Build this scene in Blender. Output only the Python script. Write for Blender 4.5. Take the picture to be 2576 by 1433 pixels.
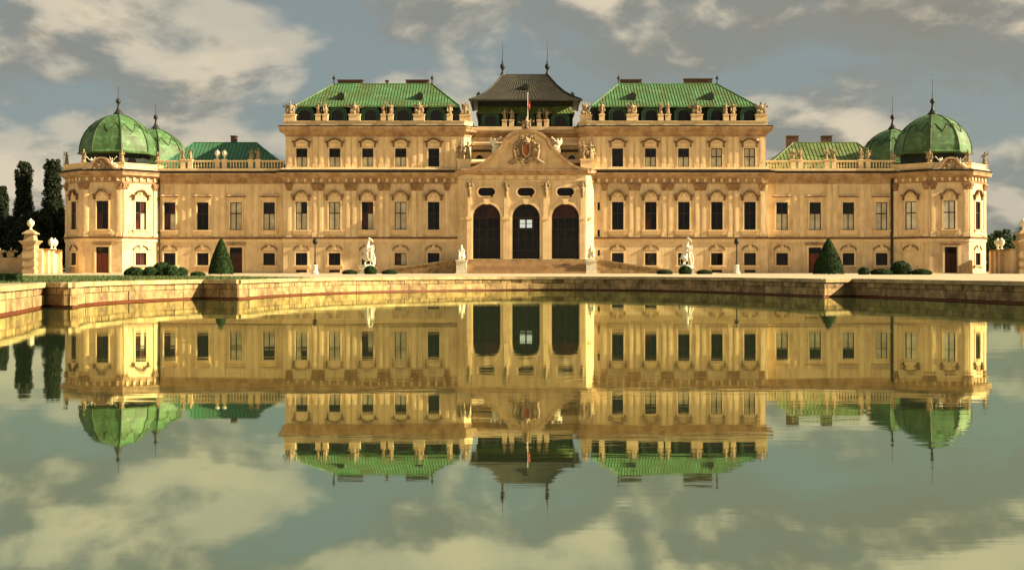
import bpy, bmesh, math, random
from mathutils import Vector, Matrix
from mathutils.geometry import tessellate_polygon

random.seed(7)
R = math.radians
for o in list(bpy.data.objects):
    bpy.data.objects.remove(o, do_unlink=True)
scene = bpy.context.scene
COL = scene.collection

# ------------------------------------------------------------------ camera
H_CAM, F_PX = 1.55, 3000.0          # eye height above the water, focal length for a 2576 px wide picture
cam_d = bpy.data.cameras.new('camera')
cam = bpy.data.objects.new('camera', cam_d)
COL.objects.link(cam)
cam.location = (0, 0, H_CAM)
cam.rotation_euler = (R(90), 0, 0)
cam_d.sensor_width = 36
cam_d.lens = F_PX / 2576 * 36
cam_d.shift_y = -40.5 / 2576
cam_d.clip_start, cam_d.clip_end = 0.1, 9000
scene.camera = cam

# ------------------------------------------------------------------ light
SUN_EL, SUN_PHI = 27.0, 6.0         # elevation; angle in front of the facade plane (sun stands to the right)
sd = Vector((math.cos(R(SUN_PHI)) * math.cos(R(SUN_EL)), -math.sin(R(SUN_PHI)) * math.cos(R(SUN_EL)), math.sin(R(SUN_EL))))
sun_l = bpy.data.lights.new('sun', 'SUN')
sun_l.energy, sun_l.angle, sun_l.color = 5.0, R(0.6), (1.0, 0.83, 0.54)
sun = bpy.data.objects.new('sun', sun_l)
COL.objects.link(sun)
sun.rotation_euler = (-sd).to_track_quat('-Z', 'Y').to_euler()
sun.location = (60, -30, 60)

w = bpy.data.worlds.new('World')
scene.world = w
w.use_nodes = True
nt = w.node_tree
nt.nodes.clear()
def N(tree, typ, **kw):
    n = tree.nodes.new(typ)
    for k, v in kw.items():
        setattr(n, k, v)
    return n
def mathn(tree, op, a, b=None, clamp=False):
    n = N(tree, 'ShaderNodeMath', operation=op, use_clamp=clamp)
    for i, v in enumerate((a, b)):
        if v is None: continue
        if isinstance(v, (int, float)): n.inputs[i].default_value = v
        else: tree.links.new(v, n.inputs[i])
    return n.outputs[0]
def ramp(tree, src, stops, interp='EASE'):
    n = N(tree, 'ShaderNodeValToRGB')
    n.color_ramp.interpolation = interp
    el = n.color_ramp.elements
    while len(el) < len(stops): el.new(0.5)
    for e, (p, c) in zip(el, stops):
        e.position = p
        e.color = (c, c, c, 1) if isinstance(c, (int, float)) else (*c, 1)
    tree.links.new(src, n.inputs[0])
    return n.outputs[0]
def mixc(tree, f, a, b, mode='MIX'):
    n = N(tree, 'ShaderNodeMix', data_type='RGBA', blend_type=mode)
    for sock, v in ((n.inputs[0], f), (n.inputs[6], a), (n.inputs[7], b)):
        if isinstance(v, (int, float)): sock.default_value = v
        elif isinstance(v, tuple): sock.default_value = (*v, 1)
        else: tree.links.new(v, sock)
    return n.outputs[2]
def noise(tree, vec, scale, detail=5, rough=0.55, dist=0.0):
    n = N(tree, 'ShaderNodeTexNoise')
    n.inputs['Scale'].default_value = scale
    n.inputs['Detail'].default_value = detail
    n.inputs['Roughness'].default_value = rough
    n.inputs['Distortion'].default_value = dist
    if vec is not None: tree.links.new(vec, n.inputs['Vector'])
    return n.outputs['Fac']

CLOUD_SEED = (55.8, 3.3, 0.0)
def build_world():
    L = nt.links
    sky = N(nt, 'ShaderNodeTexSky', sky_type='NISHITA', sun_disc=False)
    sky.sun_elevation, sky.sun_rotation = R(SUN_EL), R(90 + SUN_PHI)
    sky.air_density, sky.dust_density, sky.ozone_density = 1.0, 2.5, 1.0
    skyc = N(nt, 'ShaderNodeVectorMath', operation='SCALE')
    L.new(sky.outputs[0], skyc.inputs[0]); skyc.inputs['Scale'].default_value = 0.05
    tc = N(nt, 'ShaderNodeTexCoord')
    sep = N(nt, 'ShaderNodeSeparateXYZ'); L.new(tc.outputs['Generated'], sep.inputs[0])
    z = mathn(nt, 'MAXIMUM', sep.outputs[2], 0.0)
    inv = mathn(nt, 'DIVIDE', 1.0, mathn(nt, 'ADD', z, 0.42))
    cx = mathn(nt, 'MULTIPLY', sep.outputs[0], inv)
    cy = mathn(nt, 'MULTIPLY', sep.outputs[1], inv)
    cmb = N(nt, 'ShaderNodeCombineXYZ'); L.new(cx, cmb.inputs[0]); L.new(cy, cmb.inputs[1])
    ad = N(nt, 'ShaderNodeVectorMath', operation='ADD'); L.new(cmb.outputs[0], ad.inputs[0]); ad.inputs[1].default_value = CLOUD_SEED
    def field(vec):
        a = noise(nt, vec, 3.9, 11, 0.54, 0.2)
        return a
    big = field(ad.outputs[0])
    dens = ramp(nt, big, [(0.37, 0.0), (0.50, 0.66), (0.64, 1.0)])
    sh = N(nt, 'ShaderNodeVectorMath', operation='MULTIPLY_ADD')       # a step towards the sun and up the cloud
    L.new(cmb.outputs[0], sh.inputs[0]); sh.inputs[1].default_value = (0.965, 0.965, 1.0); sh.inputs[2].default_value = (CLOUD_SEED[0]+0.035, CLOUD_SEED[1], 0.0)
    lit = mathn(nt, 'MULTIPLY_ADD', mathn(nt, 'SUBTRACT', big, field(sh.outputs[0])), 5.5); lit.node.inputs[2].default_value = 0.42
    broad = noise(nt, ad.outputs[0], 1.1, 3, 0.5)
    lit = mathn(nt, 'ADD', lit, mathn(nt, 'MULTIPLY', mathn(nt, 'SUBTRACT', broad, 0.5), 1.6), True)
    cloud = mixc(nt, ramp(nt, lit, [(0.1, 0.0), (0.9, 1.0)]), (0.098, 0.095, 0.081), (0.258, 0.224, 0.168))
    veil = mixc(nt, 0.80, skyc.outputs[0], (0.090, 0.105, 0.098))
    col = mixc(nt, dens, veil, cloud)
    bg = N(nt, 'ShaderNodeBackground'); L.new(col, bg.inputs[0]); bg.inputs[1].default_value = 1.0
    out = N(nt, 'ShaderNodeOutputWorld'); L.new(bg.outputs[0], out.inputs[0])
build_world()

vs = scene.view_settings
vs.view_transform, vs.look, vs.gamma, vs.use_curve_mapping = 'Standard', 'None', 1.0, False
vs.exposure = 1.45
scene.render.resolution_x, scene.render.resolution_y = 1024, 569
scene.render.engine = 'CYCLES'

# ------------------------------------------------------------------ materials
def new_mat(name):
    m = bpy.data.materials.new(name); m.use_nodes = True
    t = m.node_tree
    return m, t, t.nodes['Principled BSDF']
def material(name, base, rough=0.8, dark=None, scale=0.6, amt=0.5, streak=0.0, fine=0.12, bump=0.0, bscale=14.0, obj_var=0.0, metallic=0.0, spec=0.3, light=None, rows=0.0, sdir=(2.2, 2.2, 0.16)):
    """stucco, stone, copper, paint: two noise scales, optional run-off streaks, per-object variation"""
    m, t, p = new_mat(name)
    geo = N(t, 'ShaderNodeNewGeometry')
    pos = geo.outputs['Position']
    c = base
    if dark:
        f = ramp(t, noise(t, pos, scale, 6, 0.6, 0.3), [(0.35, 0.0), (0.7, 1.0)])
        f = mathn(t, 'MULTIPLY', f, amt)
        c = mixc(t, f, base, dark)
        if streak:
            mp = N(t, 'ShaderNodeMapping'); t.links.new(pos, mp.inputs[0]); mp.inputs['Scale'].default_value = sdir
            s = ramp(t, noise(t, mp.outputs[0], 1.0, 5, 0.6), [(0.48, 0.0), (0.70, 1.0)])
            c = mixc(t, mathn(t, 'MULTIPLY', s, streak), c, dark)
    if light:
        f2 = ramp(t, noise(t, pos, scale * 1.7, 5, 0.6, 0.6), [(0.5, 0.0), (0.68, 1.0)])
        c = mixc(t, mathn(t, 'MULTIPLY', f2, 0.6), c, light)
    if fine:
        f3 = noise(t, pos, bscale, 4, 0.7)
        v = mathn(t, 'MULTIPLY_ADD', f3, fine * 2); v.node.inputs[2].default_value = 1.0 - fine
        hsv = N(t, 'ShaderNodeHueSaturation')
        if isinstance(c, tuple): hsv.inputs['Color'].default_value = (*c, 1)
        else: t.links.new(c, hsv.inputs['Color'])
        t.links.new(v, hsv.inputs['Value']); c = hsv.outputs[0]
    if obj_var:
        oi = N(t, 'ShaderNodeObjectInfo')
        v = mathn(t, 'MULTIPLY_ADD', oi.outputs['Random'], obj_var * 2); v.node.inputs[2].default_value = 1.0 - obj_var
        hsv = N(t, 'ShaderNodeHueSaturation'); t.links.new(v, hsv.inputs['Value'])
        if isinstance(c, tuple): hsv.inputs['Color'].default_value = (*c, 1)
        else: t.links.new(c, hsv.inputs['Color'])
        c = hsv.outputs[0]
    if isinstance(c, tuple): p.inputs['Base Color'].default_value = (*c, 1)
    else: t.links.new(c, p.inputs['Base Color'])
    p.inputs['Roughness'].default_value = rough
    p.inputs['Metallic'].default_value = metallic
    p.inputs['Specular IOR Level'].default_value = spec
    if bump:
        b = N(t, 'ShaderNodeBump'); b.inputs['Strength'].default_value = bump; b.inputs['Distance'].default_value = 0.03
        hgt = noise(t, pos, bscale, 5, 0.65)
        if rows:
            sp = N(t, 'ShaderNodeSeparateXYZ'); t.links.new(pos, sp.inputs[0])
            fr = mathn(t, 'FRACT', mathn(t, 'DIVIDE', sp.outputs[2], rows))
            groove = ramp(t, fr, [(0.0, 0.0), (0.08, 1.0)], 'LINEAR')
            hgt = mathn(t, 'ADD', hgt, mathn(t, 'MULTIPLY', groove, 1.2))
        t.links.new(hgt, b.inputs['Height']); t.links.new(b.outputs[0], p.inputs['Normal'])
    return m

M = {}
M['stucco'] = material('ochre_stucco', (0.78, 0.60, 0.355), 0.9, (0.47, 0.315, 0.16), 0.45, 0.6, 0.7, 0.13, 0.4, 9, rows=0.62, sdir=(3.2, 3.2, 0.24))
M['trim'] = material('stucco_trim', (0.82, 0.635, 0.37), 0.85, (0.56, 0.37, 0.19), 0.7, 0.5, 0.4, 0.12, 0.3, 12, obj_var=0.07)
M['trim_dark'] = material('shade_toned_cornice', (0.46, 0.31, 0.17), 0.88, (0.19, 0.105, 0.05), 0.9, 0.7, 0.35, 0.15, 0.3, 12, obj_var=0.05)  # brown-red cornice, darkened so the colour carries relief shade
M['moulding'] = material('shade_toned_moulding', (0.20, 0.108, 0.05), 0.9, (0.085, 0.045, 0.02), 1.4, 0.75, 0.3, 0.2, 0.3, 12, obj_var=0.12)  # dark brown lines: shade of the relief painted into the colour
M['capital'] = material('shade_toned_capital', (0.38, 0.235, 0.12), 0.9, (0.17, 0.095, 0.045), 2.0, 0.7, 0.2, 0.22, 0.4, 12, obj_var=0.12)  # reddish-brown capitals, with relief shade put into the colour
M['stone'] = material('pale_statue_stone', (0.47, 0.35, 0.195), 0.85, (0.10, 0.065, 0.033), 3.2, 0.95, 0.6, 0.18, 0.4, 16, obj_var=0.10)
M['carved'] = material('weathered_carving', (0.40, 0.29, 0.165), 0.85, (0.16, 0.10, 0.06), 2.6, 0.75, 0.4, 0.2, 0.5, 14)
M['white_stone'] = material('white_statue_stone', (0.78, 0.72, 0.56), 0.8, (0.45, 0.38, 0.26), 2.5, 0.35, 0.2, 0.12, 0.3, 16)
M['copper'] = material('green_copper', (0.070, 0.205, 0.075), 0.65, (0.085, 0.105, 0.026), 0.45, 0.95, 0.9, 0.16, 0.15, 7, light=(0.15, 0.34, 0.15), sdir=(1.9, 0.10, 0.10), spec=0.4)
M['copper_dome'] = material('dome_copper', (0.070, 0.165, 0.052), 0.6, (0.036, 0.06, 0.016), 0.6, 0.9, 0.7, 0.14, 0.15, 7, light=(0.14, 0.30, 0.12), spec=0.45)
M['copper_teal'] = material('wing_copper', (0.045, 0.20, 0.10), 0.6, (0.045, 0.10, 0.045), 0.4, 0.6, 0.4, 0.14, 0.15, 7, sdir=(1.9, 0.10, 0.10), spec=0.4)
M['copper_olive'] = material('wing_copper_olive', (0.15, 0.215, 0.06), 0.6, (0.065, 0.075, 0.022), 0.5, 0.8, 0.6, 0.16, 0.15, 7, light=(0.23, 0.30, 0.12), sdir=(1.9, 0.10, 0.10), spec=0.4)
M['copper_brown'] = material('brown_copper', (0.042, 0.035, 0.022), 0.6, (0.02, 0.018, 0.012), 0.6, 0.7, 0.5, 0.14, 0.15, 7, light=(0.055, 0.055, 0.03), sdir=(1.9, 0.10, 0.10), spec=0.4)
M['dormer'] = material('dormer_copper', (0.035, 0.10, 0.06), 0.65, (0.02, 0.04, 0.025), 0.9, 0.7, 0.3, 0.12)
M['seam'] = material('dark_seam', (0.045, 0.095, 0.03), 0.65, (0.03, 0.05, 0.016), 0.8, 0.7, 0.3, 0.15)
M['mansard'] = material('mansard_copper', (0.012, 0.018, 0.013), 0.7, (0.02, 0.035, 0.022), 0.8, 0.7, 0.4, 0.12)
M['dark_metal'] = material('dark_metal', (0.022, 0.022, 0.02), 0.5, fine=0.1)
M['flashing'] = material('lead_flashing', (0.022, 0.018, 0.013), 0.7, (0.05, 0.038, 0.022), 1.5, 0.6)
M['chimney'] = material('chimney_brick', (0.13, 0.075, 0.05), 0.9, (0.06, 0.04, 0.03), 2.0, 0.6)
M['frame'] = material('dark_window_wood', (0.028, 0.018, 0.012), 0.55, fine=0.1)
M['frame_grey'] = material('grey_window_wood', (0.12, 0.11, 0.09), 0.55, fine=0.1)
M['door_red'] = material('red_door_wood', (0.17, 0.035, 0.02), 0.55, (0.07, 0.015, 0.01), 1.8, 0.7, 0.5, 0.1)
M['door_dark'] = material('dark_door_wood', (0.06, 0.02, 0.015), 0.55, (0.03, 0.012, 0.01), 1.8, 0.7, 0.3, 0.1)
def glass(name, c1, c2, rough=0.06):
    m, t, p = new_mat(name)
    geo = N(t, 'ShaderNodeNewGeometry')
    c = mixc(t, ramp(t, noise(t, geo.outputs['Position'], 0.8, 3, 0.5, 0.3), [(0.30, 0.0), (0.70, 1.0)]), c1, c2)
    t.links.new(c, p.inputs['Base Color'])
    p.inputs['Roughness'].default_value = rough
    p.inputs['Specular IOR Level'].default_value = 0.32
    b = N(t, 'ShaderNodeBump'); b.inputs['Strength'].default_value = 0.08; b.inputs['Distance'].default_value = 0.02
    t.links.new(noise(t, geo.outputs['Position'], 2.5, 2), b.inputs['Height']); t.links.new(b.outputs[0], p.inputs['Normal'])
    return m
M['glass'] = glass('dark_pane', (0.004, 0.004, 0.004), (0.010, 0.008, 0.007))
M['glass_blind'] = glass('pane_with_blind', (0.62, 0.57, 0.40), (0.42, 0.36, 0.24), 0.2)
M['glass_red'] = glass('pane_with_red_drape', (0.075, 0.020, 0.012), (0.015, 0.007, 0.006), 0.1)
M['glass_pale'] = glass('pane_with_white_blind', (0.80, 0.77, 0.62), (0.62, 0.58, 0.44), 0.15)
def emit(name, c, s):
    m, t, p = new_mat(name)
    p.inputs['Base Color'].default_value = (0.1, 0.1, 0.09, 1)
    p.inputs['Emission Color'].default_value = (*c, 1); p.inputs['Emission Strength'].default_value = s
    return m
M['daylight_glow_pane'] = emit('rear_daylight_glow', (0.85, 0.9, 0.75), 0.26)  # glow stands in for daylight seen through a rear window, no lamp
M['plain_red'] = material('shield_red', (0.24, 0.065, 0.028), 0.7, (0.14, 0.045, 0.02), 2.0, 0.5)
M['flag_red'] = material('flag_red', (0.45, 0.05, 0.03), 0.8)
M['gold'] = material('gilt', (0.62, 0.42, 0.14), 0.45, fine=0.1)
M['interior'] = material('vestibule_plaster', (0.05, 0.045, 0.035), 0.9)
M['gravel'] = material('gravel', (0.50, 0.41, 0.27), 0.95, (0.36, 0.28, 0.17), 0.5, 0.8, 0.0, 0.16, 0.5, 20)
M['coping'] = material('coping_stone', (0.40, 0.30, 0.155), 0.88, (0.18, 0.12, 0.055), 1.4, 0.75, 0.0, 0.22, 0.8, 9, obj_var=0.18)
M['pier'] = material('gate_pier_stone', (0.46, 0.34, 0.19), 0.9, (0.26, 0.175, 0.09), 1.2, 0.7, 0.4, 0.18, 0.5, 10, obj_var=0.12)
M['step'] = material('worn_step_stone', (0.44, 0.29, 0.15), 0.9, (0.27, 0.16, 0.08), 0.8, 0.7, 0.0, 0.2, 0.5, 9, obj_var=0.12)
M['block'] = material('wall_block_stone', (0.34, 0.225, 0.105), 0.92, (0.10, 0.06, 0.03), 1.8, 0.85, 0.4, 0.26, 0.9, 8, obj_var=0.3)
M['mortar'] = material('wall_mortar', (0.09, 0.06, 0.035), 0.95, (0.05, 0.035, 0.02), 1.2, 0.7, 0.3, 0.2, 0.6, 9)
M['stain'] = material('wet_red_stone', (0.13, 0.028, 0.010), 0.5, (0.06, 0.018, 0.010), 1.2, 0.7)
M['lawn'] = material('lawn', (0.055, 0.085, 0.022), 0.95, (0.10, 0.10, 0.035), 0.8, 0.6)
M['bark'] = material('bark', (0.06, 0.045, 0.03), 0.95, (0.03, 0.025, 0.02), 3.0, 0.6)
def leafmat(name, a, b, c):
    m, t, p = new_mat(name)
    geo = N(t, 'ShaderNodeNewGeometry')
    f = geo.outputs['Random Per Island']
    col = ramp(t, f, [(0.0, a), (0.55, b), (1.0, c)], 'LINEAR')
    t.links.new(col, p.inputs['Base Color'])
    p.inputs['Roughness'].default_value = 0.7
    p.inputs['Specular IOR Level'].default_value = 0.2
    return m
M['leaf_poplar'] = leafmat('poplar_leaf', (0.008, 0.014, 0.005), (0.016, 0.026, 0.009), (0.03, 0.04, 0.016))
M['leaf_box'] = leafmat('box_leaf', (0.006, 0.017, 0.004), (0.016, 0.042, 0.008), (0.045, 0.09, 0.018))
M['leaf_tree'] = leafmat('tree_leaf', (0.010, 0.026, 0.008), (0.02, 0.05, 0.014), (0.04, 0.08, 0.02))
M['grass'] = leafmat('grass_blade', (0.04, 0.07, 0.018), (0.07, 0.11, 0.03), (0.14, 0.15, 0.05))
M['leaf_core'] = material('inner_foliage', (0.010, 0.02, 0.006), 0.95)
M['lantern'] = material('black_lantern', (0.015, 0.014, 0.012), 0.5)

def water_mat():
    m = bpy.data.materials.new('still_water'); m.use_nodes = True
    t = m.node_tree; t.nodes.clear()
    out = N(t, 'ShaderNodeOutputMaterial')
    gl = N(t, 'ShaderNodeBsdfGlossy'); gl.inputs['Color'].default_value = (0.86, 0.92, 0.665, 1); gl.inputs['Roughness'].default_value = 0.02
    df = N(t, 'ShaderNodeBsdfDiffuse'); df.inputs['Color'].default_value = (0.035, 0.055, 0.026, 1)
    fr = N(t, 'ShaderNodeFresnel'); fr.inputs['IOR'].default_value = 1.33
    mx = N(t, 'ShaderNodeMixShader')
    geo = N(t, 'ShaderNodeNewGeometry')
    mp = N(t, 'ShaderNodeMapping'); t.links.new(geo.outputs['Position'], mp.inputs[0]); mp.inputs['Scale'].default_value = (0.30, 1.0, 1.0)
    h1 = noise(t, mp.outputs[0], 0.5, 2, 0.5); h2 = noise(t, mp.outputs[0], 4.0, 3, 0.5)
    patch = ramp(t, noise(t, geo.outputs['Position'], 0.09, 3, 0.5), [(0.42, 0.15), (0.62, 1.0)])
    hh = mathn(t, 'ADD', mathn(t, 'MULTIPLY', h1, 1.0), mathn(t, 'MULTIPLY', mathn(t, 'MULTIPLY', h2, 0.30), patch))
    b = N(t, 'ShaderNodeBump'); b.inputs['Strength'].default_value = 0.06; b.inputs['Distance'].default_value = 0.05
    t.links.new(hh, b.inputs['Height'])
    for n in (gl, df, fr): t.links.new(b.outputs[0], n.inputs['Normal'])
    t.links.new(mathn(t, 'MAXIMUM', fr.outputs[0], 0.82), mx.inputs[0]); t.links.new(df.outputs[0], mx.inputs[1]); t.links.new(gl.outputs[0], mx.inputs[2])
    t.links.new(mx.outputs[0], out.inputs[0])
    return m
M['water'] = water_mat()

# ------------------------------------------------------------------ mesh helpers
class MB:
    def __init__(s): s.v, s.f = [], []
    def add(s, vs, fs):
        k = len(s.v); s.v += [tuple(p) for p in vs]; s.f += [tuple(i + k for i in f) for f in fs]; return s
    def box(s, x0, x1, y0, y1, z0, z1):
        return s.add([(x0,y0,z0),(x1,y0,z0),(x1,y1,z0),(x0,y1,z0),(x0,y0,z1),(x1,y0,z1),(x1,y1,z1),(x0,y1,z1)],
                     [(0,3,2,1),(4,5,6,7),(0,1,5,4),(1,2,6,5),(2,3,7,6),(3,0,4,7)])
    def frustum(s, x0, x1, y0, y1, z0, z1, i):
        return s.add([(x0,y0,z0),(x1,y0,z0),(x1,y1,z0),(x0,y1,z0),(x0+i,y0+i,z1),(x1-i,y0+i,z1),(x1-i,y1-i,z1),(x0+i,y1-i,z1)],
                     [(0,3,2,1),(4,5,6,7),(0,1,5,4),(1,2,6,5),(2,3,7,6),(3,0,4,7)])
    def prism_xz(s, poly, y0, y1):
        n = len(poly)
        s.add([(x, y0, z) for x, z in poly] + [(x, y1, z) for x, z in poly],
              [tuple(range(n)), tuple(range(2*n-1, n-1, -1))] + [((i+1) % n, i, n+i, n+(i+1) % n) for i in range(n)])
        return s
    def prism_xy(s, poly, z0, z1):
        n = len(poly)
        s.add([(x, y, z0) for x, y in poly] + [(x, y, z1) for x, y in poly],
              [tuple(range(n-1, -1, -1)), tuple(range(n, 2*n))] + [(i, (i+1) % n, n+(i+1) % n, n+i) for i in range(n)])
        return s
    def lathe(s, prof, seg=12, c=(0,0,0), rot=0.0):
        vs, fs = [], []
        for r, z in prof:
            for k in range(seg):
                a = rot + 2*math.pi*k/seg
                vs.append((c[0]+r*math.cos(a), c[1]+r*math.sin(a), c[2]+z))
        for i in range(len(prof)-1):
            for k in range(seg):
                a, b = i*seg+k, i*seg+(k+1) % seg
                fs.append((a, b, b+seg, a+seg))
        fs.append(tuple(range(seg-1, -1, -1))); fs.append(tuple((len(prof)-1)*seg+k for k in range(seg)))
        return s.add(vs, fs)
    def tube(s, pts, r, seg=6, r1=None):
        pts = [Vector(p) for p in pts]; n = len(pts); vs, fs = [], []
        for i, p in enumerate(pts):
            d = (pts[min(i+1, n-1)] - pts[max(i-1, 0)]).normalized()
            u = d.orthogonal().normalized() if abs(d.z) > 0.99 else d.cross(Vector((0,0,1))).normalized()
            q = d.cross(u); rr = r if r1 is None else r + (r1-r)*i/(n-1)
            for k in range(seg):
                a = 2*math.pi*k/seg
                vs.append(p + u*rr*math.cos(a) + q*rr*math.sin(a))
        for i in range(n-1):
            for k in range(seg):
                a, b = i*seg+k, i*seg+(k+1) % seg
                fs.append((a, b, b+seg, a+seg))
        fs.append(tuple(range(seg-1, -1, -1))); fs.append(tuple((n-1)*seg+k for k in range(seg)))
        return s.add(vs, fs)
    def ball(s, c, r, seg=10, rings=7):
        rx, ry, rz = r if isinstance(r, tuple) else (r, r, r)
        vs = [(c[0], c[1], c[2]-rz)]; fs = []
        for i in range(1, rings):
            t = -math.pi/2 + math.pi*i/rings
            for k in range(seg):
                a = 2*math.pi*k/seg
                vs.append((c[0]+rx*math.cos(t)*math.cos(a), c[1]+ry*math.cos(t)*math.sin(a), c[2]+rz*math.sin(t)))
        vs.append((c[0], c[1], c[2]+rz)); top = len(vs)-1
        for k in range(seg):
            fs.append((0, 1+(k+1) % seg, 1+k)); fs.append((top, top-seg+k, top-seg+(k+1) % seg))
        for i in range(rings-2):
            for k in range(seg):
                a, b = 1+i*seg+k, 1+i*seg+(k+1) % seg
                fs.append((a, b, b+seg, a+seg))
        return s.add(vs, fs)
    def ribbon(s, pts, wd, y0, y1):
        """raised moulding of width wd along a polyline in the xz plane"""
        n = len(pts); L, Rr = [], []
        for i in range(n):
            a, b = pts[max(i-1, 0)], pts[min(i+1, n-1)]
            dx, dz = b[0]-a[0], b[1]-a[1]; l = math.hypot(dx, dz) or 1
            nx, nz = -dz/l, dx/l
            L.append((pts[i][0]+nx*wd/2, pts[i][1]+nz*wd/2)); Rr.append((pts[i][0]-nx*wd/2, pts[i][1]-nz*wd/2))
        vs = []
        for i in range(n):
            vs += [(L[i][0], y0, L[i][1]), (Rr[i][0], y0, Rr[i][1]), (Rr[i][0], y1, Rr[i][1]), (L[i][0], y1, L[i][1])]
        fs = [(0,1,2,3), (4*n-1, 4*n-2, 4*n-3, 4*n-4)]
        for i in range(n-1):
            for k in range(4):
                a, b = 4*i+k, 4*i+(k+1) % 4
                fs.append((b, a, a+4, b+4))
        return s.add(vs, fs)
    def sweep(s, path, prof, closed=False):
        """profile (out, z) carried along a plan polyline; out points to the right of travel"""
        n = len(path); path = [Vector((p[0], p[1])) for p in path]; vs, fs = [], []
        def nrm(a, b):
            d = (b-a).normalized(); return Vector((d.y, -d.x))
        for i in range(n):
            if closed or 0 < i < n-1:
                n1, n2 = nrm(path[i-1], path[i]), nrm(path[i], path[(i+1) % n])
                m = (n1+n2); m = m / max(m.length_squared/2, 0.25)
            else:
                m = nrm(path[0], path[1]) if i == 0 else nrm(path[-2], path[-1])
            for o_, z_ in prof: vs.append((path[i].x+m.x*o_, path[i].y+m.y*o_, z_))
        k = len(prof)
        for i in range(n if closed else n-1):
            j = (i+1) % n
            for q in range(k-1): fs.append((i*k+q, j*k+q, j*k+q+1, i*k+q+1))
        if not closed:
            fs.append(tuple(range(k))); fs.append(tuple((n-1)*k+q for q in range(k-1, -1, -1)))
        return s.add(vs, fs)
    def wall(s, outer, holes, y, depth):
        """flat wall in the xz plane at y with reveals going back by depth"""
        loops = [outer] + holes
        tri = tessellate_polygon([[Vector((x, z, 0)) for x, z in lp] for lp in loops])
        s.add([(x, y, z) for lp in loops for x, z in lp], [t if _ccw(t, loops) else t[::-1] for t in tri])
        for lp in holes:
            n = len(lp)
            s.add([(x, y, z) for x, z in lp] + [(x, y+depth, z) for x, z in lp], [(i, (i+1) % n, n+(i+1) % n, n+i) for i in range(n)])
        return s
    def mesh(s, name, mat, smooth=False):
        me = bpy.data.meshes.new(name); me.from_pydata(s.v, [], s.f); me.update()
        if mat: me.materials.append(M[mat] if isinstance(mat, str) else mat)
        if smooth: me.polygons.foreach_set('use_smooth', [True]*len(me.polygons))
        return me
def _ccw(t, loops):
    pts = [p for lp in loops for p in lp]; a, b, c = (pts[i] for i in t)
    return (b[0]-a[0])*(c[1]-a[1]) - (b[1]-a[1])*(c[0]-a[0]) > 0
def rect(x0, x1, z0, z1): return [(x0, z0), (x1, z0), (x1, z1), (x0, z1)]

def link(name, data, parent=None, loc=(0,0,0), rz=0.0):
    o = bpy.data.objects.new(name, data); COL.objects.link(o)
    o.location = loc; o.rotation_euler = (0, 0, rz); o.parent = parent
    return o
def obj(name, mb, mat, parent=None, loc=(0,0,0), rz=0.0, smooth=False):
    return link(name, mb.mesh(name, mat, smooth), parent, loc, rz)
def tag(o, label, cat, group=None, kind=None):
    o['label'] = label; o['category'] = cat
    if group: o['group'] = group
    if kind: o['kind'] = kind
    return o
def struct(o):
    o['kind'] = 'structure'; return o
def copy_tree(o, parent=None):
    c = o.copy(); COL.objects.link(c)
    c.parent = parent
    for ch in list(o.children): copy_tree(ch, c)
    return c
def at(x, y, Y):                    # picture point (2576 wide) at distance Y -> world
    return ((x-1288)*Y/F_PX, Y, H_CAM-(y-676)*Y/F_PX)

GZ = 1.0                            # ground level above the water
# ------------------------------------------------------------------ basin, ground, water
def catmull(pts, n=6):
    out = []
    P = [pts[0]] + pts + [pts[-1]]
    for i in range(1, len(P)-2):
        p0, p1, p2, p3 = (Vector(q) for q in P[i-1:i+3])
        for k in range(n):
            t = k/n
            out.append(tuple(0.5*((2*p1)+(p2-p0)*t+(2*p0-5*p1+4*p2-p3)*t*t+(3*p1-p0-3*p2+p3)*t**3)))
    out.append(tuple(pts[-1]))
    return out
sections = [
    [(-16.4, 1.2), (-16.4, 14), (-15.9, 30), (-16.9, 39.4), (-19.08, 48.6)],
    [(-19.08, 48.6), (-17.54, 47.5)],
    [(-17.54, 47.5), (-18.2, 51), (-18.05, 55), (-17.2, 59), (-16.08, 62)],
    [(-16.08, 62), (-13.9, 60.6)],
    [(-13.9, 60.6), (-13.2, 67.7), (-10.9, 75.6), (-5.9, 82.4), (0, 86.6), (6.2, 86.2), (11.8, 81.0), (15.2, 72.8), (17.2, 65.8)],
    [(17.2, 65.8), (19.2, 67.2)],
    [(19.2, 67.2), (21.0, 60.2), (22.7, 52.8), (24.4, 42), (25, 24), (25, 1.2)],
    [(25, 1.2), (-16.4, 1.2)],
]
secs = [catmull(s, 8) if len(s) > 2 else s for s in sections]
outline = []
for s in secs: outline += s[:-1]

def offset_out(path, d):            # to the left of travel = away from the water (travel is clockwise)
    n = len(path); out = []
    for i in range(n):
        a, b, c = Vector(path[i-1]), Vector(path[i]), Vector(path[(i+1) % n])
        d1, d2 = (b-a).normalized(), (c-b).normalized()
        m = Vector((-d1.y-d2.y, d1.x+d2.x)); m = m/max(m.length_squared/2, 0.3)
        out.append((b.x+m.x*d, b.y+m.y*d))
    return out
ground_in = offset_out(outline, 0.35)
BIG = 4000
go = [(-BIG, -BIG), (BIG, -BIG), (BIG, BIG), (-BIG, BIG)]
tri = tessellate_polygon([[Vector((x, y, 0)) for x, y in lp] for lp in (go, ground_in)])
gm = MB(); pts = go + ground_in
gm.add([(x, y, GZ-0.03) for x, y in pts], [t if _ccw(t, (go, ground_in)) else t[::-1] for t in tri])
struct(obj('ground', gm, 'gravel'))
wm = MB(); wp = offset_out(outline, 0.2)
tri = tessellate_polygon([[Vector((x, y, 0)) for x, y in wp]])
wm.add([(x, y, 0) for x, y in wp], [t if _ccw(t, (wp,)) else t[::-1] for t in tri])
struct(obj('water', wm, 'water'))

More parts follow.
